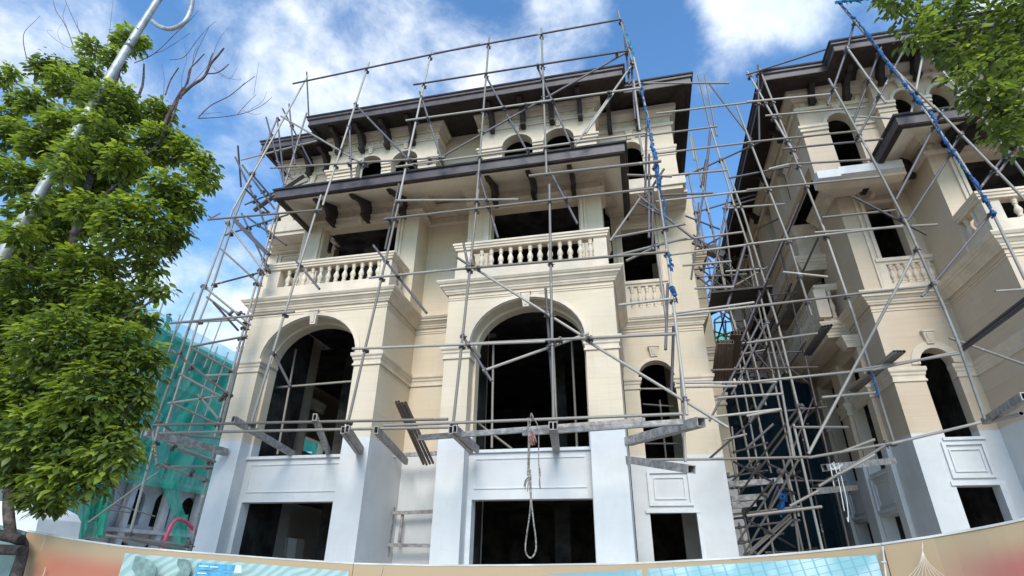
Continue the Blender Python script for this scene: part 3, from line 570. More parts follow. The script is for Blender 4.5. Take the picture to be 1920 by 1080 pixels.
for sg in ([(6.6, 12.2), (6.6, 11.9), (7.0, 11.9)], [(7.52, 11.9), (7.80, 11.9)], [(8.34, 11.9), (9.2, 11.9)]):
    b = MB(); b.sweep(sg, [(-.01, 10.46), (.05, 10.46), (.05, 10.53), (.09, 10.55), (.09, 10.62), (-.01, 10.62)]); b.sweep(sg, P_fillet(10.32, .012, .03)); b.build('capital', M_TRIM, ft)
pth = [(6.6, 12.2), (6.6, 11.9), (11.2, 11.9)]
b = MB(); b.sweep(pth, [(-.02, 11.26), (.05, 11.26), (.08, 11.34), (-.02, 11.34)]); b.build('moulding', M_TRIM, ft)
b = MB(); b.sweep(pth, [(-.02, 11.52), (.04, 11.52), (.12, 11.60), (.19, 11.68), (.2, 11.78), (-.02, 11.9)]); b.build('cornice', M_TRIM, ft)
dentils(ft, 6.7, 11.1, 11.9, 11.36, .19)
for bxx in (6.86, 7.66, 8.5, 9.3): inst('bracket', BR_TOP, ft, (bxx, 11.88, 11.78))
# eaves
eave(V2, [(3.95, 26), (3.95, 11.2), (5.45, 11.2), (5.45, 10.6), (11.4, 10.6)], 11.62, .28, None)
b = MB(); b.add([(4.01,26,11.32),(4.01,11.26,11.32),(5.51,11.26,11.34),(5.51,10.66,11.32),(11.4,10.66,11.32),(11.4,11.92,11.80),(6.62,11.92,11.80),(6.62,12.22,11.70),(4.9,12.22,11.66),(4.9,26,11.66)], [(0,1,8,9),(1,2,7,8),(2,3,6,7),(3,4,5,6)]); b.build('soffit', M_DARKWOOD, V2)
b = MB(); b.add([(3.97,26,11.66),(3.97,11.22,11.66),(5.48,11.22,11.66),(5.48,10.62,11.66),(11.4,10.62,11.66),(11.4,17,13.8),(7.5,17,13.8),(7.5,26,13.8)], [(0,1,6,7),(1,2,6),(2,3,6),(3,4,5,6)]); b.build('roof', M_ROOF, V2)
eave(V2, [(6.22, 13.3), (6.22, 10.72), (11.4, 10.72)], 9.16, .27, None)
b = MB(); b.add([(6.29,10.79,8.93),(11.4,10.79,8.93),(11.4,12.08,9.60),(7.31,12.08,9.60),(7.31,13.3,9.60),(6.29,13.3,8.93)], [(0,1,2,3),(0,3,4,5)]); b.build('soffit', M_SOFFIT, V2)
b = MB(); b.add([(6.23,10.74,9.18),(11.4,10.74,9.18),(11.4,11.95,9.75),(6.85,11.95,9.75),(6.85,13.0,9.75),(6.23,13.0,9.18)], [(0,1,2,3),(0,3,4,5)]); b.build('roof_skin', M_ROOF, V2)
# long flank
gh = [(15.0, 16.3), (17.0, 18.3), (20.1, 21.8), (24., 25.5)]
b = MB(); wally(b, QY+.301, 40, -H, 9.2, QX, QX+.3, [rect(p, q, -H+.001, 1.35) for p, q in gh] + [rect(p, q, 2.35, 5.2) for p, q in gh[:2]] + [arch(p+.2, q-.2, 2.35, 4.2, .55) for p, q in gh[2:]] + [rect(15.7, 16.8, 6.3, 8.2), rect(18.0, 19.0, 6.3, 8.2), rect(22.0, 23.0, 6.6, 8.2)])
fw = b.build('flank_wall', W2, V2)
for p, q in gh:
    frame_panely(fw, p, q, 1.42, 2.28, QX, M_WHITE, .05, .06); frame_panely(fw, p+.18, q-.18, 1.56, 2.12, QX, M_WHITE, .03, .03)
for p, q in [(14.55, 15.0), (16.3, 17.0), (18.3, 18.9), (19.5, 20.1), (21.8, 22.5)]:
    b = MB(); b.box(QX-.10, QX-.001, p+.06, q-.06, -H, 5.3); pl = b.build('pilaster', W2, fw)
    b = MB(); b.sweep([(QX, q-.06), (QX-.10, q-.06), (QX-.10, p+.06), (QX, p+.06)], P_cap(3.90, 4.22, .08)); b.build('capital', M_TRIM, fw)
for (z0, z1, ya, yb, xo) in ((6.05, 7.2, 14.9, 20.2, 5.05), (8.25, 9.35, 15.2, 19.8, 4.95)):
    b = MB(); b.box(xo+.12, QX, ya+.12, yb-.1, z0-.02, z0+.14); bb_ = b.build('side_balcony', M_TRIM, V2)
    b = MB(); b.sweep([(QX, yb), (xo+.15, yb), (xo+.15, ya+.15), (QX, ya+.15)], P_corn(z0-.40, z0, .22)); b.build('cornice', M_TRIM, bb_)
    if z0 < 7:
        b = MB(); b.box(xo+.16, QX, ya+.16, yb-.15, z0-.38, z0-.03); b.build('balcony_base', M_TRIM, bb_)
        b = MB(); b.sweep([(QX, yb), (xo+.16, yb), (xo+.16, ya+.16), (QX, ya+.16)], [(-.15, 7.03), (.05, 7.03), (.1, 7.12), (.1, 7.2), (-.2, 7.2)]); b.build('handrail', M_TRIM, bb_)
        for q0 in (ya, yb-.3): b = MB(); b.box(xo, xo+.3, q0, q0+.3, 6.2, 7.03); b.build('post', M_TRIM, bb_)
        balusters(bb_, [(xo+.14, ya+.4+.2*k) for k in range(23)] + [(xo+.42, ya+.16)], 6.2, .83)
    else:
        b = MB(); b.box(xo+.16, QX, ya+.16, yb-.15, z0-.3, z1-.25); b.build('parapet', M_TRIM, bb_)
        b = MB(); b.sweep([(QX, yb), (xo+.16, yb), (xo+.16, ya+.16), (QX, ya+.16)], P_corn(z1-.28, z1, .14)); b.build('coping', M_TRIM, bb_)
b = MB(); b.sweep([(QX, 14.9), (QX-.3, 14.9), (QX-.3, 14.6), (QX, 14.6)], P_corn(5.2, 5.5, .1)); b.build('corbel', M_TRIM, V2)
eng_interior(V2, [(6.05, 14, 13.8, 39), (7.7, 14, 11.5, 13.8)], (2.1, 6.18, 9.3, 12.3), [(7.4, 7.6, 14.5, 39)])
b = MB(); b.box(6.0, 14, 17.0, 17.2, -H, 12.3); b.build('inner_wall', M_CONC, V2); b = MB(); wallx(b, 4.9, 14, -H, 12.4, 39.5, 39.8); b.build('rear_wall', M_WALL2, V2)
# ================================================================== things behind: netted houses
M_NETS = bpy.data.materials.new('green_debris_net'); M_NETS.use_nodes = True
def net_mat(m_, col, alpha, var=.25, emis=0):
    t = m_.node_tree; t.nodes.clear(); o = t.nodes.new('ShaderNodeOutputMaterial')
    d = N(t, 'ShaderNodeBsdfDiffuse'); tl = N(t, 'ShaderNodeBsdfTranslucent'); tr = N(t, 'ShaderNodeBsdfTransparent')
    g = t.nodes.new('ShaderNodeNewGeometry'); mp_ = N(t, 'ShaderNodeMapping'); mp_.inputs['Scale'].default_value = (.5, .5, .22); t.links.new(g.outputs['Position'], mp_.inputs[0])
    n = N(t, 'ShaderNodeTexNoise', Scale=1.2, Detail=6., Distortion=1.); t.links.new(mp_.outputs[0], n.inputs['Vector'])
    c = mixc(t, n.outputs[0], tuple(x*.6 for x in col), tuple(min(1, x*1.35) for x in col))
    t.links.new(c, d.inputs[0]); t.links.new(c, tl.inputs[0])
    m1 = N(t, 'ShaderNodeMixShader', Fac=.45); t.links.new(d.outputs[0], m1.inputs[1]); t.links.new(tl.outputs[0], m1.inputs[2])
    m2 = t.nodes.new('ShaderNodeMixShader'); t.links.new(mathn(t, 'ADD', mathn(t, 'MULTIPLY', mathn(t, 'SUBTRACT', n.outputs[0], .5), var), alpha, clamp=True), m2.inputs[0])
    t.links.new(tr.outputs[0], m2.inputs[1]); t.links.new(m1.outputs[0], m2.inputs[2]); t.links.new(m2.outputs[0], o.inputs[0])
net_mat(M_NETS, (.08, .56, .40), .60, .4)
M_NETL = bpy.data.materials.new('thin_pale_net'); M_NETL.use_nodes = True; net_mat(M_NETL, (.12, .62, .52), .42, .4)
M_NETD = bpy.data.materials.new('dark_blue_net'); M_NETD.use_nodes = True; net_mat(M_NETD, (.008, .020, .032), .96, .2)
M_GREYW = mat('grey_render', (.42, .41, .42), .9, var=.12, scale=1.)
GX = -36.4
def gx(px, py, dx=0): return onX(px, py, GX+dx)
roofz = gx(255, 601).z
G = thing('netted_house', (GX-6, 45, -H), 'unfinished grey house wrapped in green debris netting, seen beside the tree', 'house')
ya, yb = 26.0, 62.0
fl = [roofz - 3.55*k for k in range(6)]
hol = []
for k in range(1, 6):
    for j in range(13):
        y_ = 27+2.7*j
        if k in (4, 5): hol.append(arch(y_, y_+1.7, fl[k]+.3 if k < 5 else fl[k]+.1, fl[k]+2.0, .75, 10))
        else: hol.append(rect(y_, y_+1.5, fl[k]+.6, fl[k]+2.7))
b = MB(); wally(b, ya, yb, -H, roofz, GX, GX-.3, [h for h in hol if min(p[1] for p in h) > -H]); wallx(b, GX-12, GX-.301, -H, roofz, ya, ya+.3); 
gw = b.build('wall', M_GREYW, G)
b = MB()
for z in fl[:5]: b.box(GX-.5, GX+.7, ya, yb, z-.25, z)
b.build('floor_band', M_GREYW, G)
b = MB()
for z in fl: b.box(GX-12, GX-.5, ya+.4, yb, z-.2, z)
b.box(GX-5, GX-4.8, ya, yb, -H, roofz); b.build('inner_slab', M_CONC, G)
for j in range(10):
    b = MB(); b.box(GX+.1, GX+.6, 28+3.4*j, 28.5+3.4*j, -H, fl[3]); b.build('column', M_GREYW, G)
b = MB(); 
for k in (2, 3):
    for j in range(60): b.box(GX+.55, GX+.66, 27+.55*j, 27.22+.55*j, fl[k], fl[k]+.95)
b.build('balusters_unfinished', M_GREYW, G)['kind'] = 'stuff'
def net_sheet(name, parent, pts_top, pts_bot, m_, amp=.15, nu=50, nv=14, ax=0):   # hanging sheet with folds
    b = MB(); vs = []
    L = len(pts_top)-1
    for i in range(nu+1):
        u = i/nu*L; k = min(int(u), L-1); f = u-k
        t_ = Vector(pts_top[k]).lerp(Vector(pts_top[k+1]), f); o_ = Vector(pts_bot[k]).lerp(Vector(pts_bot[k+1]), f)
        for j in range(nv+1):
            p = t_.lerp(o_, j/nv); wv = amp*(math.sin(i*1.9+j*.25)+.6*math.sin(i*.7+2+j*.4)+random.uniform(-.4, .4))
            p[ax] += wv; vs.append(p)
    b.add(vs, [(i*(nv+1)+j, (i+1)*(nv+1)+j, (i+1)*(nv+1)+j+1, i*(nv+1)+j+1) for i in range(nu) for j in range(nv)], True)
    return b.build(name, m_, parent)
def P(px, py, dx=1.2): return gx(px, py, dx)
D = 1.1
net_sheet('debris_net', G, [(GX+D, ya-1, roofz+.1), (GX+D, 40, roofz+.1), (GX+D, yb, roofz+.1)], [(GX+D, ya-1, fl[3]+.6), P(240, 905), (GX+D, yb, fl[3]-.2)], M_NETS, .16, 90, 22)
net_sheet('debris_net', G, [P(240, 900), P(300, 925), P(330, 930)], [P(262, 1000), P(262, 1010), P(262, 1012)], M_NETS, .1, 16, 12) if False else None
net_sheet('debris_net', G, [P(120, 880), P(212, 905)], [P(120, 1010), P(196, 1008)], M_NETS, .14, 26, 12)
net_sheet('debris_net', G, [P(196, 900, 1.5), P(214, 900, 1.5)], [P(178, 1010, 1.5), P(196, 990, 1.5)], M_NETS, .25, 6, 12)
net_sheet('debris_net', G, [P(296, 900), P(337, 905)], [P(322, 960), P(350, 985)], M_NETS, .12, 12, 10)
net_sheet('debris_net', G, [P(322, 965), P(350, 965)], [P(322, 1030), P(352, 1030)], M_NETS, .12, 8, 8)
net_sheet('roof_edge_net', G, [P(200, 560), P(274, 570), P(345, 610), P(470, 675)], [P(200, 600), P(255, 603), P(320, 632), P(470, 706)], M_NETL, .1, 40, 6)
b = MB()
for (x, y0, y1) in ((350, 548, 640), (385, 600, 700), (412, 590, 690), (300, 560, 900), (330, 590, 900), (285, 590, 870), (262, 590, 800), (400, 650, 840), (420, 660, 780)):
    p, q = P(x+ (14 if y0 < 560 else 8), y0, 1.4), P(x-(y1-y0)*.30, y1, 1.4); b.tube([p, q], .05, 6)
b.build('scaffold_tube_far', M_TUBE, G)
b = MB(); b.tube([P(165, 980, 2.5), P(295, 886, 2.5)], .07, 6); b.tube([P(200,940,2.2), P(290,968,2.2)], .05, 5); b.tube([P(200,955,2.2), P(245,961,2.2)], .05, 5); b.tube([P(105,945,2.2), P(136,975,2.2)], .06, 5); b.tube([P(118,940,2.2), P(113,1005,2.2)], .06, 5); b.tube([P(131,945,2.2), P(116,1006,2.2)], .07, 5); b.tube([P(236,930,2.), P(222,1000,2.)], .05, 5); b.build('scaffold_tube_far', M_TUBE, G)
# far end of the gap
FY = 48
F_ = thing('netted_house', (9, FY, -H), 'dark house under blue grey netting closing the far end of the gap', 'house')
tp = onY(1400, 655, FY).z
b = MB(); wallx(b, 2, 20, -H, tp, FY, FY+.3, [rect(3+2.4*i, 4.3+2.4*i, z, z+1.9) for i in range(6) for z in (-.5, 2.8, 6.1, 9.4) if z+2 < tp]); b.build('wall', M_CONC, F_)
b = MB()
for z in (1.6, 4.9, 8.2, 11.5): b.box(2, 20, FY-.7, FY, z, z+.2)
b.build('floor_band', M_GREYW, F_)
net_sheet('debris_net', F_, [(1, FY-1.2, tp+.5), (20, FY-1.2, tp+.5)], [(1, FY-1.2, 0), (20, FY-1.2, 0)], M_NETD, .12, 50, 14, 1)
F2 = thing('netted_house', (12, 62, -H), 'pale house with a green net hem above the far end of the gap', 'house')
tp2 = onY(1400, 622, 62).z
b = MB(); wallx(b, 2, 22, -H, tp2, 62, 62.3); b.build('wall', M_GREYW, F2)
net_sheet('debris_net', F2, [(2, 61.5, tp2), (22, 61.5, tp2)], [(2, 61.5, tp2-2.2), (22, 61.5, tp2-2.2)], M_NETS, .1, 30, 5, 1)
# ================================================================== scaffolding
_tb = MB(); _n = 12
_rg = [[(r_*math.cos(2*math.pi*k/_n), r_*math.sin(2*math.pi*k/_n), z) for k in range(_n)] for r_, z in ((1, -.5), (1, .5), (.84, .5), (.84, -.5))]
_tb.add([p for r_ in _rg for p in r_], [(i*_n+k, i*_n+(k+1) % _n, ((i+1) % 4)*_n+(k+1) % _n, ((i+1) % 4)*_n+k) for i in range(4) for k in range(_n)])
def tube_mesh(name, m_):
    me = _tb.mesh(name, m_)
    for p in me.polygons: p.use_smooth = abs(p.normal.z) < .5
    return me
TM = {'': tube_mesh('scaffold_tube', M_TUBE), 'd': tube_mesh('scaffold_tube', M_TUBED), 'r': tube_mesh('scaffold_tube', M_TUBER)}
_cb = MB(); _cb.tube([(0,0,-.045),(0,0,.045)], .046, 8); _cb.box(-.03,.03,.03,.085,-.035,.035); _cb.tube([(-.045,.09,0),(.045,.09,0)], .046, 8); _cb.tube([(.03,.045,.0),(.09,.045,.0)], .014, 6); _cb.tube([(-.03,.045,.0),(-.085,.045,.0)], .014, 6); _cb.box(-.07,-.045,.0,.09,-.028,.028)
CPL = _cb.mesh('coupler', M_CLAMP)
def PA(px, py): return onY(px, py, 9.2, .1)
def PL(k): return lambda px, py: onY(px, py, k)
def tube(parent, a, b_, pa, pb=None, r=.029, m_=''):
    r *= .86
    p, q = pa(*a), (pb or pa)(*b_)
    if '=' in m_: r = float(m_.split('=')[1]); m_ = m_.split('=')[0]
    d = q-p; L = d.length
    o = inst('scaffold_tube', TM[m_], parent, (p+q)/2, d.to_track_quat('Z', 'Y'), (r, r, L))
    return (p, q, o)
def couplers(parent, segs, tol=.22, cap=260):
    n = 0
    for i in range(len(segs)):
        for j in range(i+1, len(segs)):
            p1, q1, _ = segs[i]; p2, q2, _ = segs[j]
            d1, d2, r_ = q1-p1, q2-p2, p1-p2
            a, e, f = d1.dot(d1), d2.dot(d2), d2.dot(r_); c, b_ = d1.dot(r_), d1.dot(d2); den = a*e-b_*b_
            if den < .05*a*e: continue
            s_, t_ = (b_*f-c*e)/den, (a*f-b_*c)/den
            if not (-.005 < s_ < 1.005 and -.005 < t_ < 1.005): continue
            x1, x2 = p1+d1*s_, p2+d2*t_
            if (x1-x2).length > tol or n >= cap: continue
            z = d1.normalized(); y = (x2-x1); y = (y - z*y.dot(z))
            y = z.cross(d2).normalized() if y.length < .01 else y.normalized()
            if y.y < 0: y = -y
            x = y.cross(z)
            M3 = Matrix((x, y, z)).transposed()
            inst('coupler', CPL, parent, x1, M3.to_quaternion(), (.84, .84, .84)); n += 1
def scaffold(loc, label, groups, cp=True, cap=260, tol=.22):
    T = thing('scaffolding', loc, label, 'scaffolding', 'tube scaffolding round the villas')
    segs = []
    for pa, pb, r, items in groups:
        for it in items:
            m_ = it[4] if len(it) > 4 else ''
            segs.append(tube(T, it[:2], it[2:4], pa, pb, r, m_))
    if cp: couplers(T, segs, tol, cap)
    return T
PB = PL(10.5)
PC = lambda px, py: onY(px, py, 10.9, .02)
front = scaffold((-4, 9.3, -H), 'grey tube scaffolding standing across the front of the central villa', [
 (PA, None, .031, [
  (467,806,602,366),(605,385,692,117),(650,804,755,350),(747,378,809,94),(849,802,897,356),(893,380,917,71),(1038,792,1030,346),(1025,330,1015,54),
  (1288,778,1250,468),(1253,482,1214,213),(1216,226,1188,108),(1187,120,1159,22,'')]),
 (lambda x, y: onY(x, y, 9.13, .1), None, .031, [
  (288,797,840,786),(300,812,845,801),(720,798,1280,776),(661,654,1022,640),(868,645,1267,626),(319,606,552,585),(692,521,873,503),(818,508,1252,472),
  (390,412,605,393),(720,411,1225,353),(742,376,972,374),(742,313,1212,249),(507,315,835,295),(761,226,1200,165),(775,159,1178,95,'d'),(549,157,900,83,'d'),(810,101,1165,36,'d'),
  (1160,572,1262,560),(1152,445,1285,420)]),
 (lambda x, y: onY(x, y, 9.05, .1), None, .040, [(992,330,1240,302)]),
 (lambda x, y: onY(x, y, 9.28, .1), None, .031, [
  (700,460,800,587,'d'),(555,489,599,542,'d'),(885,500,1108,640),(1095,636,1366,802),(907,695,1104,625),(867,629,922,715,'d'),(664,194,782,316,'d'),(787,172,832,312,'d'),(915,150,992,290,'d'),
  (1009,129,1073,277,'d'),(802,309,1180,95,'d'),(1075,277,1187,119),(1098,250,1150,175),(1030,318,1083,420,'d'),(899,330,934,446,'d'),(869,455,881,515,'d'),(856,482,892,506,'d'),
  (655,227,659,336,'d'),(527,218,690,313),(748,345,722,468,'d'),(512,660,545,725,'d'),(676,334,682,292)]),
 (lambda x, y: onY(x, y, 9.45, .1), None, .031, [
  (1252,532,1248,656,'d'),(1263,612,1259,735,'d'),(1212,238,1210,364,'d'),(1217,290,1217,446,'d'),(1224,355,1224,470,'d'),(1198,251,1205,292),(1230,460,1249,596),(1169,48,1180,158,'d'),(1181,78,1191,224,'d'),(1188,150,1200,245),
  (1245,317,1210,370,'d'),(1200,372,1144,452),(1196,366,1300,447,'d'),(1140,483,1288,446),(1174,489,1225,465),(1176,328,1260,331),(1023,541,1040,790,'d'),(1196,380,1262,415,'d')]),
 (lambda x, y: onY(x, y, 12.1), None, .034, [(555,655,520,852),(516,727,661,715),(925,645,922,840),(1037,640,1044,810),(1072,640,1082,838),(897,794,960,842)]),
 (lambda x, y: onY(x, y, 14.5), None, .03, [(1200,729,1262,729),(1237,750,1249,859,'d'),(1205,758,1262,762,'d'),(1210,832,1270,832,'d')]),
 (PL(9.6), None, .03, [(1285,866,1281,780),(1276,680,1285,866)]),
], cap=200)
# left corner tower
PT = lambda x, y: onY(x, y, 9.3, .1)
PT2 = lambda x, y: onY(x, y, 10.2, .08)
tower = scaffold((-8.5, 9.8, -H), 'corner tower of crossed scaffold tubes at the left edge of the central villa', [
 (PT, None, .031, [(242,1007,298,800),(289,800,382,536),(383,542,436,395),(434,398,577,142),(295,872,287,810)]),
 (PT2, None, .03, [(305,818,372,602),(372,606,402,530),(396,545,443,400),(441,402,520,222),(402,822,462,597),(461,602,513,412),(513,415,575,212),(412,815,470,590),(471,600,522,402),(355,1034,403,840),(415,800,440,690),(441,405,470,330)]),
 (PT, PT2, .03, [(321,656,432,742),(358,652,439,697),(336,701,423,748),(321,755,411,797),(358,650,464,630),(422,413,502,518),(414,466,489,534),(381,536,470,609),(387,556,465,616),(400,567,447,620),
   (293,875,398,875),(301,871,387,901),(312,831,401,863),(335,843,404,866),(339,815,412,822),(198,1004,360,1024),(244,1010,355,1035),(299,791,337,820),(390,412,412,400),
   (441,294,490,400,'d'),(446,273,452,351,'d'),(472,326,517,379,'d'),(454,309,515,392,'d'),(460,354,505,400,'d')]),
 (PT2, None, .029, [(315,756,429,740),(384,704,433,702),(372,740,413,789),(318,606,441,600),(400,534,503,507,'d'),(453,400,503,508,'d'),(465,408,537,460,'d'),(489,400,506,447,'d'),(431,438,541,402,'d'),(419,442,470,425,'d'),(441,585,459,589),
   (499,220,534,351,'d'),(542,195,553,309,'d'),(530,204,586,312,'d'),(452,300,594,264),(575,135,579,221,'d'),(459,384,515,360,'d'),(518,301,550,338,'d'),(547,351,577,340,'d'),(534,351,520,222,'d')]),
], cap=170, tol=.5)
b = MB(); b.beam(PT(274,810), onY(424,848,10.95), .13, .15); b.build('steel_beam', M_BEAM, tower)
b = MB(); b.beam(PT2(441,414), PT2(504,478), .10, .10); b.build('steel_beam', M_TUBED, tower)
for a_, c_ in (((476,395),(518,365)), ((535,352),(570,329))):
    b = MB(); b.beam(PT2(*a_), PT2(*c_), .14, .04); b.build('plank', mat('weathered_plank', (.25,.22,.2), .9, var=.2), tower)
# cantilever box beams under the front scaffold
def hollow_beam(p, q, wd, ht, parent, m_=None, open_end=True):
    b = MB(); p, q = Vector(p), Vector(q); d = (q-p).normalized(); x = d.cross(Vector((0,0,1))).normalized(); z = x.cross(d); t = .012
    for sx, sz, w_, h_ in ((0, ht/2-t/2, wd, t), (0, -ht/2+t/2, wd, t), (wd/2-t/2, 0, t, ht-2*t), (-wd/2+t/2, 0, t, ht-2*t)):
        o = x*sx+z*sz; b.beam(p+o, q+o, w_, h_)
    return b.build('steel_beam', m_ or M_BEAM, parent)
def BE(px, py): return onY(px, py, 9.0)
for a_, c_, k in (((437,786),(552,853),11.45), ((590,782),(617,852),11.5), ((643,806),(671,846),10.98), ((651,804),(678,844),10.98), ((705,806),(762,866),12.4), ((845,806),(884,845),11.0), ((853,804),(895,843),11.0), ((1033,798),(1040,842),11.3), ((1041,798),(1046,842),11.3)):
    hollow_beam(BE(*a_), onY(*c_, k), .075 if k < 12.3 else .08, .13, front)
hollow_beam(onY(1177,828,11.05), onY(1315,791,9.3), .16, .15, front); hollow_beam(onY(1179,862,11.05), onY(1297,880,9.4), .15, .13, front)
for a_, c_, ht in (((785,821),(1210,789),.09), ((980,812),(1280,791),.09)): hollow_beam(onY(*a_,9.35), onY(*c_,9.35), .07, ht, front)
hollow_beam(onY(718,855,12.3), onY(818,850,12.3), .06, .09, front)
# ------------------------------------------------------------ right and gap scaffolds
PR = PL(11.2); PR2 = PL(10.25); PG = PL(12.6); PG2 = PL(15.5); PG3 = PL(20); PR1 = PL(11.1)
right = scaffold((6.5, 11, -H), 'tube scaffolding in front of the right villa, with leaning uprights', [
 (PR, None, .029, [(1424,128,1546,434),(1543,424,1597,580),(1590,558,1677,832),(1401,134,1482,275),(1480,268,1496,300),(1421,122,1424,268,'d'),(1381,199,1416,290),(1414,285,1481,458),(1478,448,1522,592)]),
 (PR2, None, .029, [(1573,5,1690,145),(1685,138,1793,290),(1792,285,1862,400),(1861,398,1922,524),(1554,148,1633,292),(1630,286,1700,420),(1697,412,1772,582),(1763,560,1800,650),(1798,646,1847,787),
   (1713,70,1834,212),(1832,208,1930,340),(1655,108,1752,203),(1750,198,1925,378),(1587,88,1661,193),(1700,418,1716,450),(1905,260,1925,290)]),
 (lambda x, y: onY(x, y, 10.4), None, .029, [(1708,68,1605,264,'d'),(1652,89,1600,228,'d'),(1603,38,1590,85,'d'),(1592,80,1552,197,'d'),(1732,95,1709,211),(1768,206,1680,375,'d'),(1804,247,1779,288,'d'),(1782,290,1701,415,'d'),
   (1858,401,1755,526,'d'),(1755,526,1728,556),(1600,369,1738,440,'d'),(1720,463,1671,560),(1671,558,1516,851),(1885,290,1836,355,'d'),(1896,290,1868,330,'d')]),
 (PR1, None, .029, [(1400,140,1590,79,'d'),(1400,191,1562,176),(1435,217,1622,201),(1400,267,1614,245),(1468,279,1655,261,'d'),(1590,218,1674,222),(1441,317,1479,308),(1478,308,1633,299),(1400,356,1655,331),
   (1541,408,1679,394),(1400,458,1693,423),(1527,436,1693,425),(1704,424,1758,421),(1400,577,1587,553),(1585,553,1750,535),(1400,643,1533,625),(1400,717,1636,693),(1634,694,1793,660),(1603,694,1798,663),
   (1541,745,1641,736),(1400,780,1465,767),(1489,801,1590,801),(1468,510,1552,519),(1330,861,1520,857),(1516,858,1677,830),(1671,832,1847,790),(1211,862,1335,861),(1574,849,1640,824),(1866,546,1925,542),(1779,633,1925,685),
   (1666,831,1535,912),(1570,890,1640,852),(1481,949,1535,920),(1400,967,1541,950)]),
 (lambda x, y: onY(x, y, 10.9), lambda x, y: onY(x, y, 8.0), .034, [(1806,649,1925,558,'d'),(1806,656,1925,568,'d'),(1858,791,1915,775)]),
 (PL(11.6), PL(14.2), .029, [(1516,344,1441,523,'d'),(1535,444,1473,580,'d'),(1441,523,1398,625,'d'),(1473,580,1430,668,'d')]),
], cap=200)
hollow_beam(onY(1848,790,10.9), onY(1925,742,8.3), .12, .10, right)
hollow_beam(onY(1546,877,11.3), onY(1675,864,13.5), .11, .12, right); hollow_beam(onY(1527,921,12.3), onY(1605,914,16), .11, .12, right)
for (a_, c_) in (((1366,908),(1467,901)), ((1371,935),(1433,931)), ((1373,949),(1417,944))): hollow_beam(onY(*a_,15.0), onY(*c_,15.0), .1, .13, right)
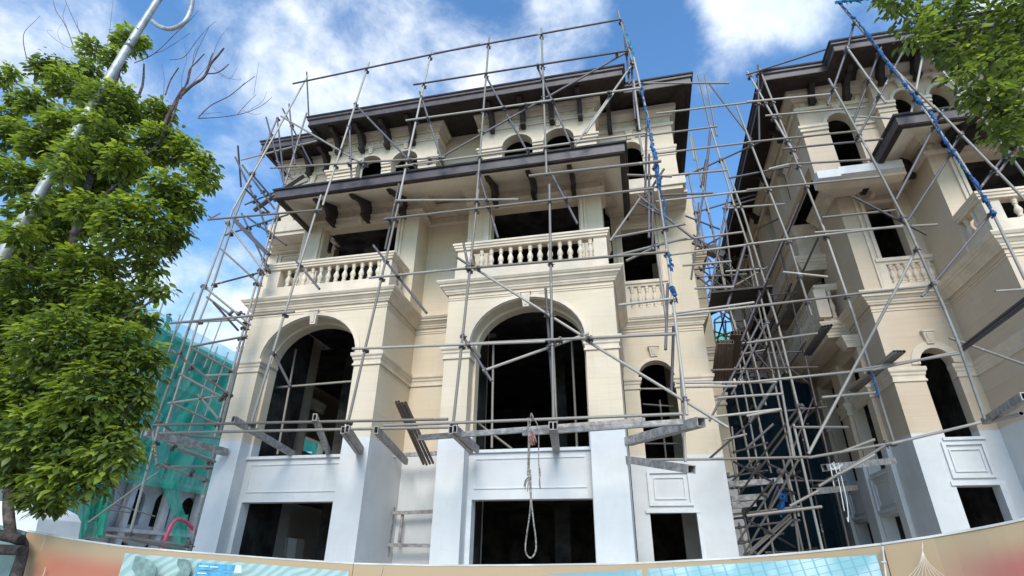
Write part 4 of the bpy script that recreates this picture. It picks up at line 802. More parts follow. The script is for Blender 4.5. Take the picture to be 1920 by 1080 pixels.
gap = scaffold((3.5, 14, -H), 'tall scaffolding filling the gap between the two villas', [
 (PG, None, .03, [(1309,141,1332,240),(1332,236,1380,396),(1378,386,1404,464),(1402,457,1463,711),(1461,703,1488,860),(1488,795,1543,1035),(1479,800,1491,862),(1321,139,1344,255),(1357,300,1395,402),(1393,395,1467,637),(1458,605,1518,850)]),
 (lambda x, y: onY(x, y, 11.3), None, .029, [(1196,156,1367,156),(1230,213,1480,183),(1190,257,1345,237),(1232,288,1472,259),(1225,332,1364,319),(1367,334,1480,312,'d'),(1230,378,1480,349),(1240,366,1337,362,'d'),(1262,452,1393,435),(1255,478,1500,446),(1280,498,1371,490),
   (1302,541,1376,538),(1260,588,1414,567),(1262,592,1500,564),(1268,718,1456,716),(1270,726,1381,724),(1290,787,1464,767),(1345,746,1468,738)]),
 (PG, None, .029, [(1285,330,1424,267,'d'),(1330,157,1410,262,'d'),(1332,245,1320,362,'d=.034'),(1317,347,1325,300,'d=.045'),(1320,362,1312,400,'d'),(1295,250,1317,347),(1316,345,1330,400),(1355,390,1472,382),(1366,365,1358,400,'d'),(1357,391,1472,382),(1360,509,1429,504),(1414,640,1500,630),
   (1333,694,1533,688,'r'),(1355,825,1400,814),(1398,459,1364,573,'d=.034'),(1363,380,1330,558,'d'),(1316,380,1296,524,'d'),(1498,382,1436,524,'d'),(1436,524,1390,640,'d'),(1458,711,1405,793,'d=.04'),(1440,600,1372,740,'d'),(1426,600,1330,790,'d'),(1400,840,1450,795,'d')]),
 (PG2, None, .032, [(1300,380,1320,476),(1324,380,1347,481),(1347,481,1366,573),(1366,573,1382,625),(1376,600,1388,650),(1388,650,1422,783),(1422,783,1440,862),(1424,800,1446,887),(1376,728,1405,860),(1393,800,1413,900),(1292,330,1305,400),(1294,254,1302,300),(1468,862,1506,1036),(1477,891,1498,968),
   (1302,399,1416,365,'d'),(1355,390,1420,372),(1273,400,1350,430,'d'),(1395,600,1436,760),(1360,410,1372,520),(1436,640,1470,800),(1372,800,1384,900),(1366,830,1410,1036),(1385,980,1400,1040),(1488,954,1500,1040),(1455,640,1475,700)]),
 (PG2, None, .03, [(1330,900,1440,882,'d'),(1345,672,1440,655),(1321,652,1396,643),(1296,506,1350,500,'d'),(1296,520,1400,514),(1296,540,1380,535,'d'),(1300,560,1390,552),(1332,920,1450,905),(1370,965,1500,950),(1372,973,1500,958,'d'),(1378,990,1500,975,'d'),(1380,1020,1470,1000,'d'),
   (1376,848,1440,830,'d'),(1440,640,1395,560,'d'),(1300,440,1420,545,'d'),(1310,500,1380,560,'d'),(1298,510,1370,570,'d'),(1305,470,1360,440,'d'),(1420,430,1500,390,'d'),(1370,540,1440,500),(1380,620,1450,700,'d'),(1340,600,1400,560,'d')]),
 (PG, PG2, .028, [(1483,860,1375,1030),(1497,862,1395,1040),(1440,870,1520,905,'d'),(1405,1035,1480,965),(1376,866,1490,925,'d'),(1402,975,1490,1026,'d'),(1405,1038,1483,970),(1419,1042,1485,975),(1415,860,1370,905),(1425,870,1385,930,'d'),(1450,900,1400,960,'d'),(1330,860,1420,780,'d'),(1500,760,1410,880),(1510,765,1420,885)]),
 (PG3, None, .036, [(1310,400,1340,560),(1330,400,1362,560),(1352,420,1380,560),(1296,470,1400,455),(1300,500,1410,480,'d'),(1310,570,1400,556,'d'),(1340,600,1342,900,'d'),(1360,600,1372,900,'d'),(1420,700,1440,900,'d'),(1345,760,1480,745,'d'),(1350,800,1480,790,'d'),(1355,860,1480,850,'d'),(1360,930,1490,915,'d'),(1380,940,1395,1040,'d'),(1430,920,1445,1040,'d'),
   (1310,380,1300,560,'d'),(1290,560,1380,480,'d'),(1370,470,1320,570,'d'),(1300,450,1390,560,'d'),(1388,480,1300,550,'d'),(1400,540,1330,470,'d'),(1310,610,1390,640),(1320,640,1410,610),(1330,600,1350,700),(1360,690,1450,640,'d'),(1370,700,1480,690,'d')]),
], cap=240, tol=.25)
net_sheet('debris_net', gap, [(2.66, 17.2, 5.0), (3.9, 17.4, 5.4), (5.15, 17.6, 5.2)], [(2.66, 17.2, -H), (3.9, 17.4, -H), (5.15, 17.6, -H)], M_NETD, .04, 26, 10, 1)
deep = thing('scaffolding', (4.2, 21, -H), 'dense dark scaffold bays deep in the gap, behind the nearer tubes', 'scaffolding', 'tube scaffolding round the villas')
rd = random.Random(3); dsegs = []
def dt(p, q, m_='d', r=.026):
    p, q = Vector(p), Vector(q); d = q-p; o = inst('scaffold_tube', TM[m_], deep, (p+q)/2, d.to_track_quat('Z', 'Y'), (r, r, d.length))
for yi in range(6):
    y_ = 15.6+1.9*yi
    for x_ in (2.95, 3.75, 4.6): dt((x_+rd.uniform(-.06,.06), y_, -H), (x_+rd.uniform(-.1,.1), y_+rd.uniform(-.1,.1), 8.0+rd.uniform(-.5,1.2)), rd.choice(('d','d','')))
    for zi in range(6): z_ = -1.2+1.7*zi; dt((2.75, y_+.05, z_+rd.uniform(-.08,.08)), (4.9, y_+.05, z_+rd.uniform(-.08,.08)), rd.choice(('d','d','r')))
for zi in range(6):
    z_ = -1.15+1.7*zi
    for x_ in (3.0, 3.8, 4.65): dt((x_, 15.2, z_+rd.uniform(-.1,.1)), (x_, 25.6, z_+rd.uniform(-.1,.1)), rd.choice(('d','','d')))
for yi in range(5):
    y_ = 15.7+1.9*yi
    for zi in range(3):
        z_ = -2+3.3*zi; dt((2.9, y_, z_), (4.7, y_+.1, z_+3.0)) if (yi+zi) % 2 else dt((4.65, y_, z_), (3.0, y_+1.9, z_+3.2))
net_y = 0
b = MB(); b.beam(onY(1331,563,12.9), onY(1443,551,12.9), .9, .05); b.build('deck_board', M_DARKWOOD, gap)
b = MB(); b.beam(onY(1300,452,16), onY(1358,478,16), .12, .2); b.beam(onY(1330,467,16), onY(1345,475,16), .3, .3); b.build('clamp_stack', M_TUBED, gap)
# ------------------------------------------------------------ loose things on the scaffolds
def bundle(label, ends, ya, yb_, r, mk, group=None, cat='tube bundle'):
    p, q = onY(*ends[0][0], ya), onY(*ends[0][1], yb_)
    T = thing('tube_bundle', (p+q)/2, label, cat, group)
    for a_, c_ in ends:
        p, q = onY(*a_, ya), onY(*c_, yb_); d = q-p
        inst('loose_tube', TM[mk], T, (p+q)/2, d.to_track_quat('Z', 'Y'), (r, r, d.length))
    return T
bundle('rusty cement crusted tubes leaning on the front ledger above the recess', [((743,754),(794,870)),((747,753),(800,871)),((754,756),(806,869)),((760,755),(812,868))], 8.95, 12.0, .028, 'r')
bundle('dark brown tubes lying on the gap scaffold beside the stone corner', [((1347+5*k,641),(1337+6*k,716)) for k in range(6)], 13.2, 16, .055, 'r')
bundle('red brown tubes lying on the gap scaffold nearer the right villa', [((1374+5.3*k,624),(1362+5.4*k,694)) for k in range(4)], 13.3, 16, .055, 'r')
bundle('four tubes side by side on the right scaffold pointing at the arched window', [((1677+6*k,659),(1590+5*k,731+k)) for k in range(4)], 10.5, 14.0, .030, '')
bundle('short tubes stacked at the balcony corner of the right villa', [((1542+5.5*k,613-k),(1508+4*k,665)) for k in range(4)], 11.2, 15.0, .03, 'd')
# rope with a long loop
M_ROPE = mat('worn_rope', (.36, .32, .29), .95, var=.3, scale=30, bump=.4, bscale=200)
RY = 9.0
def rp(pts): return [onY(x, y, RY) for x, y in pts]
def smooth(pts, n=6):
    out_ = []
    for i in range(len(pts)-1):
        p0, p1, p2, p3 = pts[max(i-1, 0)], pts[i], pts[i+1], pts[min(i+2, len(pts)-1)]
        for k in range(n):
            t = k/n; out_.append(0.5*((2*p1)+(p2-p0)*t+(2*p0-5*p1+4*p2-p3)*t*t+(3*p1-p0-3*p2+p3)*t*t*t))
    return out_+[pts[-1]]
b = MB()
b.tube(smooth(rp([(995,783),(993,810),(993,840),(992,880),(993,910),(995,935),(993,965),(988,1000),(985,1025),(987,1039),(994,1046),(1001,1041),(1005,1028),(1004,1005),(1000,975),(996,935),(995,900),(994,880)])), .013, 6)
b.tube(smooth(rp([(990,783),(991,830),(990,860),(989,892)])), .011, 6); b.tube(smooth(rp([(994,893),(986,900),(983,912)])), .012, 5); b.tube(smooth(rp([(993,896),(990,908),(989,922)])), .010, 5); b.tube(smooth(rp([(994,894),(986,906),(984,918)])), .009, 5)
b.tube(smooth(rp([(999,783),(1009,800),(1010,830),(1010,860),(1011,885),(1012,900),(1013,916)])), .010, 6); b.tube(smooth(rp([(1010,872),(1013,885),(1011,905),(1013,916)])), .010, 5); b.tube(smooth(rp([(995,783),(996,775),(1000,783)])), .012, 5)
rope = b.build('rope', M_ROPE); tag(rope, 'pale rope hanging in a long loop from the front scaffold over the middle doorway', 'rope')
b = MB()
for k in range(14):
    a_ = random.uniform(0, 6.28); b.tube(smooth([onY(998+random.uniform(-2,2), 812+random.uniform(-3,3), RY-.01), onY(998+4*math.cos(a_), 818+5*math.sin(a_), RY-.05), onY(999+7*math.cos(a_), 826+9*abs(math.sin(a_)), RY-.02)]), .011, 5)
b.build('knot', mat('reddish_rope', (.36, .20, .17), .95, var=.3, scale=30), rope)
# white cords on the right scaffold beam
b = MB()
for pts in ([(1556,870),(1560,890),(1564,912)],[(1563,866),(1572,900),(1578,930),(1583,958)],[(1572,868),(1580,905),(1588,940),(1591,978),(1588,970)],[(1560,868),(1568,880),(1580,870)],[(1555,872),(1562,880),(1572,874)]):
    b.tube(smooth([onY(x, y, 11.15) for x, y in pts]), .008, 5)
tag(b.build('cord', mat('white_cord', (.75,.74,.72), .9)), 'white cords dangling from the beam end by the right villa', 'cord')
# blue net rags wound round the tubes
def rag(label, pts, yk, amp, m_, wd=.05):
    b = MB(); P_ = smooth([yk(x, y) for x, y in pts], 12); rr_ = random.Random(len(label)); k_ = .03; rads = []; Q_ = []
    for p in P_:
        k_ = max(.012, min(wd*.72, k_+rr_.uniform(-.4, .4)*wd)); rads.append(k_); Q_.append(p+Vector((rr_.uniform(-.012, .012), -.03+rr_.uniform(-.01, .01), 0)))
    b.tube(Q_, rads, 7)
    for p in P_[::4]:                      # loose flaps and frayed ends
        if rr_.random() < .6:
            a_ = rr_.uniform(0, 6.28); o_ = Vector((math.cos(a_)*.06, -abs(math.sin(a_))*.06, 0)); L_ = rr_.uniform(.05, .18)
            b.add([p, p+o_+Vector((0,0,-L_*.4)), p+o_*.8+Vector((.01,0,-L_)), p+Vector((-.01,-.01,-L_*.6))], [(0,1,2,3)])
    return tag(b.build('net_rag', m_), label, 'rag', 'blue net rags on the scaffolds')
M_BLUE = mat('blue_net_cloth', (.035, .14, .36), .8, var=.35, scale=14.)
M_CYAN = mat('cyan_net_cloth', (.03, .30, .50), .8, var=.3, scale=10.)
rag('blue net rag twisted round the right end post of the front scaffold, under the eaves', [(1203,158),(1206,190),(1212,215),(1218,245),(1221,265)], PA, .035, M_BLUE)
rag('blue net rag knotted on the right end post beside the middle eave', [(1222,252),(1222,275),(1228,290),(1232,318),(1236,345),(1233,352)], PA, .035, M_BLUE, .06)
rag('thin blue net rag on the right end post beside the carved panel', [(1228,318),(1233,340),(1240,365),(1247,385),(1245,400),(1250,430)], PA, .03, M_BLUE, .035)
rag('small blue net rag under the third floor window on the right end post', [(1253,478),(1257,492),(1254,500)], PA, .05, M_BLUE, .05)
rag('blue net knot on the right end post by the blind balusters', [(1259,540),(1263,548),(1267,556)], PA, .05, M_BLUE, .07)
rag('cyan net rag at the very top of the right end post', [(1172,58),(1176,75),(1183,90),(1188,102)], PA, .03, M_CYAN, .04)
rag('long blue net rag wound down the leaning post of the right villa', [(1572,4),(1595,30),(1605,40),(1625,65),(1650,100),(1675,135),(1700,165),(1720,190),(1742,212),(1750,225),(1768,262),(1785,285),(1800,310),(1815,330)], PR2, .04, M_BLUE, .055)
rag('blue net rag hanging at the balcony corner of the right villa', [(1818,330),(1835,355),(1845,375),(1858,395),(1862,405)], PR2, .04, M_BLUE, .06)
rag('bright cyan net cloth trailing along the top of the right scaffold', [(1565,5),(1580,4),(1600,3),(1625,1),(1640,-6)], PR2, .06, M_CYAN, .06)
rag('blue net strip low on the right scaffold beside the arched window', [(1632,698),(1638,715),(1644,735),(1646,742)], PR1, .03, M_BLUE, .03)
rag('blue net rag hanging deep in the gap above the hoarding', [(1458,915),(1464,940),(1462,960),(1470,930),(1468,915)], PG2, .1, M_BLUE, .12)
# ================================================================== hoarding
def hp(px, py, y): return onY(px, py, y)
HP = [(-60,974,5.3),(0,985,5.2),(51,997,5.0)]
HM = [(51,997,5.0),(140,1013,5.15),(238,1027,5.35),(362,1037,5.6),(520,1049,5.85),(663,1058,6.0),(820,1062,6.1),(1000,1061,6.15),(1195,1058,6.1),(1385,1048,5.9),(1530,1036,5.65),(1655,1022,5.4),(1758,1007,5.2),(1860,989,4.95),(1960,968,4.75),(2100,935,4.5)]
HB = thing('hoarding', (0, 6.2, -H), 'printed site hoarding with tan border and teal pictures along the bottom', 'hoarding')
def print_mat(name, bands):                # flat print: bands of colour by panel UV height, with blotches
    m_ = bpy.data.materials.new(name); m_.use_nodes = True; t = m_.node_tree; b_ = t.nodes['Principled BSDF']
    uv = t.nodes.new('ShaderNodeUVMap'); s_ = t.nodes.new('ShaderNodeSeparateXYZ'); t.links.new(uv.outputs[0], s_.inputs[0])
    return m_, t, b_, uv, s_
def tan_print(name, low, u0=.0, u1=1.):
    m_, t, b_, uv, s_ = print_mat(name, None)
    n = N(t, 'ShaderNodeTexNoise', Scale=2.2, Detail=2.); t.links.new(uv.outputs[0], n.inputs['Vector'])
    h = mathn(t, 'ADD', s_.outputs[1], mathn(t, 'MULTIPLY', mathn(t, 'SUBTRACT', n.outputs[0], .5), .12))
    k = ramp(t, h, .895, .985, 1., 0.)
    side = ramp(t, s_.outputs[0], u0, u1)
    c = mixc(t, mathn(t, 'MULTIPLY', k, side), (.40, .285, .165), low)
    t.links.new(c, b_.inputs['Base Color']); b_.inputs['Roughness'].default_value = .45
    return m_
def strip(name, tops, z0, m_, parent, off=0., back=.03, vtop=1., zt=0.):
    # upright sheet along the tops; UV u along, v height
    n = len(tops); me = bpy.data.meshes.new(name); vs = []; fs = []; uvs = []
    for p in tops: vs += [(p.x, p.y-off, z0), (p.x, p.y-off, p.z+zt)]
    for p in tops: vs += [(p.x, p.y-off+back, z0), (p.x, p.y-off+back, p.z+zt)]
    N2 = 2*n
    for i in range(n-1):
        fs.append((2*i, 2*i+2, 2*i+3, 2*i+1)); fs.append((N2+2*i+1, N2+2*i+3, N2+2*i+2, N2+2*i)); fs.append((2*i+1, 2*i+3, N2+2*i+3, N2+2*i+1))
    fs += [(0, 1, N2+1, N2), (2*n-2, N2+2*n-2, N2+2*n-1, 2*n-1)]
    o_ = tops[0]; me.from_pydata([(v[0]-o_.x, v[1]-o_.y, v[2]-z0) for v in vs], [], fs); me.materials.append(m_)
    ul = me.uv_layers.new(name='UVMap')
    for p in me.polygons:
        for li in p.loop_indices:
            vi = me.loops[li].vertex_index; k = vi % N2; i = k//2
            ul.data[li].uv = (i/(n-1), (k % 2)*vtop)
    o = bpy.data.objects.new(name, me); place(o, parent, Vector((o_.x, o_.y, z0+H))); return o
def tops_between(x0, x1, dy=0, n=14):
    out_ = []
    for k in range(n+1):
        x = x0+(x1-x0)*k/n
        for a_, c_ in zip(HM[:-1], HM[1:]):
            if a_[0] <= x <= c_[0]:
                f = (x-a_[0])/(c_[0]-a_[0]); out_.append(onY(x, a_[1]+(c_[1]-a_[1])*f, a_[2]+(c_[2]-a_[2])*f)); break
    return out_
M_TAN = [tan_print('tan_to_terracotta_print', (.38, .125, .07), .0, .12), tan_print('plain_tan_print', (.42, .30, .20), 0, .5), tan_print('tan_to_red_print', (.38, .12, .095), .10, .5)]
M_EDGE = mat('hoarding_top_edge', (.62, .60, .55), .5)
M_TEALP = mat('teal_panel_back', (.17, .27, .25), .5, var=.1)
for k, (x0, x1) in enumerate(((51, 662.5), (663.5, 1654), (1656, 2100))):
    tp_ = tops_between(x0, x1)
    o = strip('banner_panel', tp_, -H, M_TAN[k], HB)
    b = MB()
    for p, q in zip(tp_[:-1], tp_[1:]): b.beam((p.x, p.y+.015, p.z+.008), (q.x, q.y+.015, q.z+.008), .04, .016)
    b.build('top_rail', M_EDGE, o)
pts_ = [onY(x, y, k) for x, y, k in HP]; strip('banner_panel', [pts_[0], pts_[1], pts_[2]+Vector((-.02, .0, 0))], -H, M_TEALP, HB)
def art(name, kind):
    m_, t, b_, uv, s_ = print_mat(name, None)
    mp_ = N(t, 'ShaderNodeMapping'); t.links.new(uv.outputs[0], mp_.inputs[0])
    if kind == 0:                          # pale curved shapes on teal
        mp_.inputs['Scale'].default_value = (5, 9, 1); mp_.inputs['Rotation'].default_value = (0, 0, .5)
        wv = N(t, 'ShaderNodeTexWave', Scale=1.3, Distortion=6., Detail=1.); t.links.new(mp_.outputs[0], wv.inputs['Vector'])
        c = mixc(t, ramp(t, wv.outputs[1] if len(wv.outputs) > 1 else wv.outputs[0], .25, .7), (.25, .38, .36), (.36, .48, .46))
    else:                                  # glazed facade: slanting and upright bars
        sc_ = mathn(t, 'ADD', mathn(t, 'MULTIPLY', s_.outputs[0], 26.), mathn(t, 'MULTIPLY', s_.outputs[1], 4.))
        l1 = mathn(t, 'GREATER_THAN', mathn(t, 'FRACT', sc_), .86)
        l2 = mathn(t, 'GREATER_THAN', mathn(t, 'FRACT', mathn(t, 'ADD', mathn(t, 'MULTIPLY', s_.outputs[0], 7.), mathn(t, 'MULTIPLY', s_.outputs[1], -38.))), .9)
        n = N(t, 'ShaderNodeTexNoise', Scale=7., Detail=2.); t.links.new(uv.outputs[0], n.inputs['Vector'])
        base = mixc(t, ramp(t, n.outputs[0], .4, .6), (.25, .46, .49), (.48, .64, .65))
        base = mixc(t, ramp(t, s_.outputs[0], .15, .5, 1., 0.), base, (.20, .33, .36))
        c = mixc(t, mathn(t, 'MULTIPLY', mathn(t, 'MAXIMUM', l1, l2), .75), base, (.14, .34, .40))
    t.links.new(c, b_.inputs['Base Color']); b_.inputs['Roughness'].default_value = .35
    return m_
def picture(x0, x1, ytop, name, m_, n=10):
    tp_ = []
    for q, (x, y) in enumerate([(x0+(x1-x0)*k/n, ytop(k/n)) for k in range(n+1)]):
        for a_, c_ in zip(HM[:-1], HM[1:]):
            if a_[0] <= x <= c_[0]: tp_.append(onY(x, y, a_[2]+(c_[2]-a_[2])*(x-a_[0])/(c_[0]-a_[0]))); break
    return strip(name, tp_, -H+.5, m_, HB, off=.006, back=.004)
picture(236, 655, lambda f: 1037+34*f, 'printed_picture', art('teal_curves_print', 0))
picture(1025, 1643, lambda f: 1078-38*f, 'printed_picture', art('glazed_hall_print', 1))
M_LBL = mat('blue_label_print', (.10, .38, .62), .4, var=.15, scale=12.); M_PALE = mat('pale_print', (.62, .78, .84), .4, var=.05); M_GREYP = mat('grey_green_print', (.22, .33, .31), .4, var=.2, scale=8)
def quadpx(corners, yk, name, m_, off):
    b = MB(); vs = [onY(x, y, yk)+Vector((0, -off, 0)) for x, y in corners]
    b.add(vs + [v+Vector((0, .002, 0)) for v in vs], [(0,1,2,3),(7,6,5,4),(0,4,5,1),(1,5,6,2),(2,6,7,3),(3,7,4,0)]); return b.build(name, m_, HB)
yl = 5.62
quadpx([(374,1068),(444,1072),(448,1060),(376,1055)], yl, 'printed_label', M_LBL, .05); quadpx([(372,1080.5),(443,1084),(444,1074),(374,1069.5)], yl, 'printed_label', M_LBL, .05)
quadpx([(445,1073),(459,1074),(459,1061),(449,1060)], yl, 'printed_tab', M_PALE, .055)
for (x0, x1, y0) in ((380, 398, 1060), (400.5, 416, 1061.5), (377, 383, 1073), (384, 394, 1073.5)):   # words too blurred to read
    quadpx([(x0,y0+2.4),(x1,y0+3),(x1,y0+.8),(x0,y0+.2)], yl, 'printed_word', M_PALE, .056)
b = MB(); cpt = [(250,1046),(262,1043),(285,1050),(300,1064),(296,1082),(282,1090),(262,1078),(248,1062)]
vs = [onY(x, y, 5.42)+Vector((0,-.04,0)) for x, y in cpt]; b.add(vs + [v+Vector((0,.004,0)) for v in vs], [tuple(range(8)), tuple(range(15,7,-1))]); b.build('printed_shape', M_GREYP, HB)
b = MB(); cpt = [(330,1046),(358,1050),(364,1070),(352,1092),(322,1092),(344,1070)]
vs = [onY(x, y, 5.58)+Vector((0,-.04,0)) for x, y in cpt]; b.add(vs + [v+Vector((0,.004,0)) for v in vs], [tuple(range(6)), tuple(range(11,5,-1))]); b.build('printed_shape', M_GREYP, HB)
M_FINE = mat('pale_ornament_print', (.72, .62, .50), .5)
b = MB()
for pts in ([(84,1009),(81,1022),(76,1031),(66,1038)],[(85,1064),(83,1074),(79,1082)],[(718,1063),(714,1078)]): b.tube(smooth([onY(x, y, (5.08 if x < 100 else 6.04)-.02) for x, y in pts]), .004, 4)
for k in range(9): b.tube(smooth([onY(1730, 1016, 5.2), onY(1729.5+.1*k, 1034, 5.2), onY(1722+3*k, 1060, 5.2-.0), onY(1695+11*k, 1090, 5.15)]), .0013, 4)
b.build('printed_ornament', M_FINE, HB)['kind'] = 'stuff'
b = MB(); b.tube([onY(1654.8, 1024, 5.36), onY(1662, 1090, 5.36)], .008, 5); b.tube([onY(1652, 1054, 5.35), onY(1662, 1054, 5.35)], .006, 5); b.build('panel_joint', M_EDGE, HB)
# red hose in front of the netted house
b = MB(); b.tube(smooth([onX(x, y, GX+4) for x, y in [(303,1030),(312,1005),(322,984),(333,974),(348,978),(366,996),(372,1010)]]), .13, 8)
tag(b.build('hose', mat('red_hose', (.42, .06, .11), .5)), 'thick red hose arching up beside the green netted house', 'hose')
# blocks of white cladding at the far left
_wp = [onY(x, y, 9.0) for x, y in ((-60,1040),(62,1040),(66,1000),(72,972),(66,958),(48,948),(28,945),(10,940),(-60,932))]
b = MB(); b.poly_extrude([(p.x, p.z) for p in _wp], [], lambda p: (p[0], 9.0, p[1]), lambda p: (p[0], 9.9, p[1]))
o_ = b.build('wall', M_WHITE); tag(o_, 'low whitewashed wall end behind the tree trunk at the hoarding', 'wall')
# ================================================================== lamp post
M_POLE = mat('galvanised_pole', (.44, .45, .45), .5, metal=.35, var=.18, scale=5., bump=.05)
def lp(px, py, yk=4.5): return onY(px, py, yk)
base = lp(-150, 800); L = thing('street_lamp', (lp(8,470).x-.55, 3.9, -H), 'tall galvanised lamp post rising through the tree with a hooked arm', 'street lamp')
a0_, a1_ = lp(22,450), lp(240,88); a2_ = lp(318,-34)
dirn = (a0_-a1_).normalized()
b = MB(); b.tube([a0_+dirn*(a0_.z+H)/abs(dirn.z), a0_, a1_], [.09, .076, .06], 20); b.build('pole', M_POLE, L)
b = MB(); b.tube([a1_+(a1_-a2_).normalized()*.02, a1_+(a2_-a1_).normalized()*.03], .064, 20); b.build('collar', mat('dark_seam', (.1,.1,.1), .6), L)
b = MB(); b.tube([a1_+(a2_-a1_).normalized()*.0, a2_, a2_+(a2_-a1_).normalized()*.8], [.058, .05, .045], 20); b.build('upper_pole', M_POLE, L)
b = MB(); b.tube(smooth([lp(286,40),(lp(300,50)),lp(322,54),lp(345,42),lp(357,20),lp(361,-5),lp(362,-40)], 8), .034, 14); b.build('arm', M_POLE, L)
b = MB()
for x, y in ((259,55),(245,76)): p = lp(x, y, 4.42); b.tube([p, p+Vector((0,-.03,0))], .009, 8)
b.build('bolt', M_CLAMP, L)
# ================================================================== trees
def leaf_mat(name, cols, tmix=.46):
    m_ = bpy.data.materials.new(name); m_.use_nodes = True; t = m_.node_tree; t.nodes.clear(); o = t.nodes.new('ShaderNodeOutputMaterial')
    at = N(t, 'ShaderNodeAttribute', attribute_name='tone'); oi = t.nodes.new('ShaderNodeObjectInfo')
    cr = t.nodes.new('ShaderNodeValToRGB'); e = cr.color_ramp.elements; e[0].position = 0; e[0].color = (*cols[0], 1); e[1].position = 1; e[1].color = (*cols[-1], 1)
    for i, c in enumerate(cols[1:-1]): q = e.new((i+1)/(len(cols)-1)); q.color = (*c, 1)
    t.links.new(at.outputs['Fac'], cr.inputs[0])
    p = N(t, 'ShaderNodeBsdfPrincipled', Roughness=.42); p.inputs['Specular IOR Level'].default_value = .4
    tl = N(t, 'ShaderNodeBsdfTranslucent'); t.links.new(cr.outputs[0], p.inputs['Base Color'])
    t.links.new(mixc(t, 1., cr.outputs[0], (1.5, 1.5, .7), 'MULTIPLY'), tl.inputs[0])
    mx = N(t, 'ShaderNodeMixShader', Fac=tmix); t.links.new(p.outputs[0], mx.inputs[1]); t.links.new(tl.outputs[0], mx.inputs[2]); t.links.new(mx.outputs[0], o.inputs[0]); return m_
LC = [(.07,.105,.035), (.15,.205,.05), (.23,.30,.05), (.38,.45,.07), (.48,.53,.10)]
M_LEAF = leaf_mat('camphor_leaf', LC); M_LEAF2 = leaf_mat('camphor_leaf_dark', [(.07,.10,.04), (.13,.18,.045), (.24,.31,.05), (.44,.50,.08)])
M_BARK = mat('grey_brown_bark', (.12, .095, .085), .95, var=.3, scale=12., bump=.6, bscale=50)
M_BARKR = mat('reddish_dead_bark', (.15, .10, .095), .9, var=.3, scale=10., bump=.5, bscale=50)
LEAFV = [(0,0,0),(.24,.22,-.02),(.26,0,-.07),(.24,-.22,-.02),(.62,.25,-.11),(.66,0,-.17),(.62,-.25,-.11),(1.02,0,-.38)]
LEAFF = [(0,2,1),(0,3,2),(1,2,5,4),(2,3,6,5),(4,5,7),(5,6,7)]
rnd = random.Random(11)
def leaf_matrix(pos, out, size, droop=.55):
    d = Vector((out.x+rnd.uniform(-.5,.5), out.y+rnd.uniform(-.5,.5), out.z*.5-droop*rnd.uniform(.0,1.0)+rnd.uniform(-.15,.35))).normalized()
    up = Vector((rnd.uniform(-.45,.45), rnd.uniform(-.45,.45), 1)); y = up.cross(d).normalized(); z = d.cross(y)
    return Matrix(((d.x*size, y.x*size, z.x*size, pos.x), (d.y*size, y.y*size, z.y*size, pos.y), (d.z*size, y.z*size, z.z*size, pos.z), (0,0,0,1)))
def crown(parent, blobs, yk, nper, size, m_, seed, nsingle=299, nmin=0, rr=.92):
    rnd.seed(seed)
    allv, allf, tone, single, twigs = [], [], [], [], MB()
    blobs3 = [(onY(x, y, yk+dy), r_*(yk+dy)*1.08/FPX, x, y) for x, y, r_, dy in blobs]
    for c, r3, bx, by in blobs3:
        ncl = max(5, int(nper*(r3*r3)))
        for k in range(ncl):
            u = Vector((rnd.gauss(0,1), rnd.gauss(0,1), rnd.gauss(0,1))).normalized()
            rad = r3*(rnd.random()**.30)*rr; p = c + Vector((u.x*rad, u.y*rad*.8, u.z*rad*.92))
            young = rnd.random(); tb = (.50 if young > .62 else .12) + .28*max(0, u.z)*(rad/r3) + rnd.uniform(-.1,.12)  # upper outer leaves toned lighter: light from above painted into the colour
            n = rnd.randint(6, 12); sp_ = rnd.uniform(.75, 1.5); out_ = (u*.8+Vector((0,0,.1)))
            if rnd.random() < .35: twigs.tube([c.lerp(p, .55), p], [.007, .003], 4, cap=False)
            for q in range(n):
                a_ = 6.28*q/n + rnd.random(); off = Vector((math.cos(a_), math.sin(a_), rnd.uniform(-.5,.35)))
                pos = p + off*size*rnd.uniform(.12,1.0)*sp_; s_ = size*rnd.uniform(.5,1.2)
                M4 = leaf_matrix(pos, off*.9+out_*.5, s_); tv = min(1, max(0, tb+rnd.uniform(-.12,.12)))
                if pos.y < c.y and rad > r3*.6 and rnd.random() < .16 and len(single) < nsingle: single.append((M4, tv)); continue
                base = len(allv)
                for v in LEAFV: allv.append(tuple(M4 @ Vector(v)))
                allf += [tuple(base+i for i in f) for f in LEAFF]; tone += [tv]*len(LEAFV)
    b = MB(); b.v = allv; b.f = allf; b.sm = [True]*len(allf)
    me = bpy.data.meshes.new('foliage'); me.from_pydata(allv, [], allf); me.materials.append(m_); me.polygons.foreach_set('use_smooth', [True]*len(allf))
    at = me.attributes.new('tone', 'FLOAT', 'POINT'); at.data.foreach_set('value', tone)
    cr = bpy.data.objects.new('foliage', me); place(cr, parent, Vector((0,0,H)) ); cr['kind'] = 'stuff'
    twigs.build('twig', M_BARK, parent)['kind'] = 'stuff'
    lm = []
    for k in range(5):
        m2 = bpy.data.meshes.new('leaf'); m2.from_pydata(LEAFV, [], LEAFF); m2.materials.append(m_); m2.polygons.foreach_set('use_smooth', [True]*len(LEAFF))
        a2 = m2.attributes.new('tone', 'FLOAT', 'POINT'); a2.data.foreach_set('value', [.12+.2*k]*8); lm.append(m2)
    for M4, tv in single:
        l_, q_, s_ = M4.decompose(); inst('leaf', lm[min(4, int(tv*5))], parent, l_, q_, s_)
    return len(allf)
YT_ = 4.9
T1 = thing('broadleaf_tree', (onY(35,1078,YT_).x, YT_, -H), 'young broadleaf tree with bright drooping leaves filling the left side', 'tree', 'street trees')
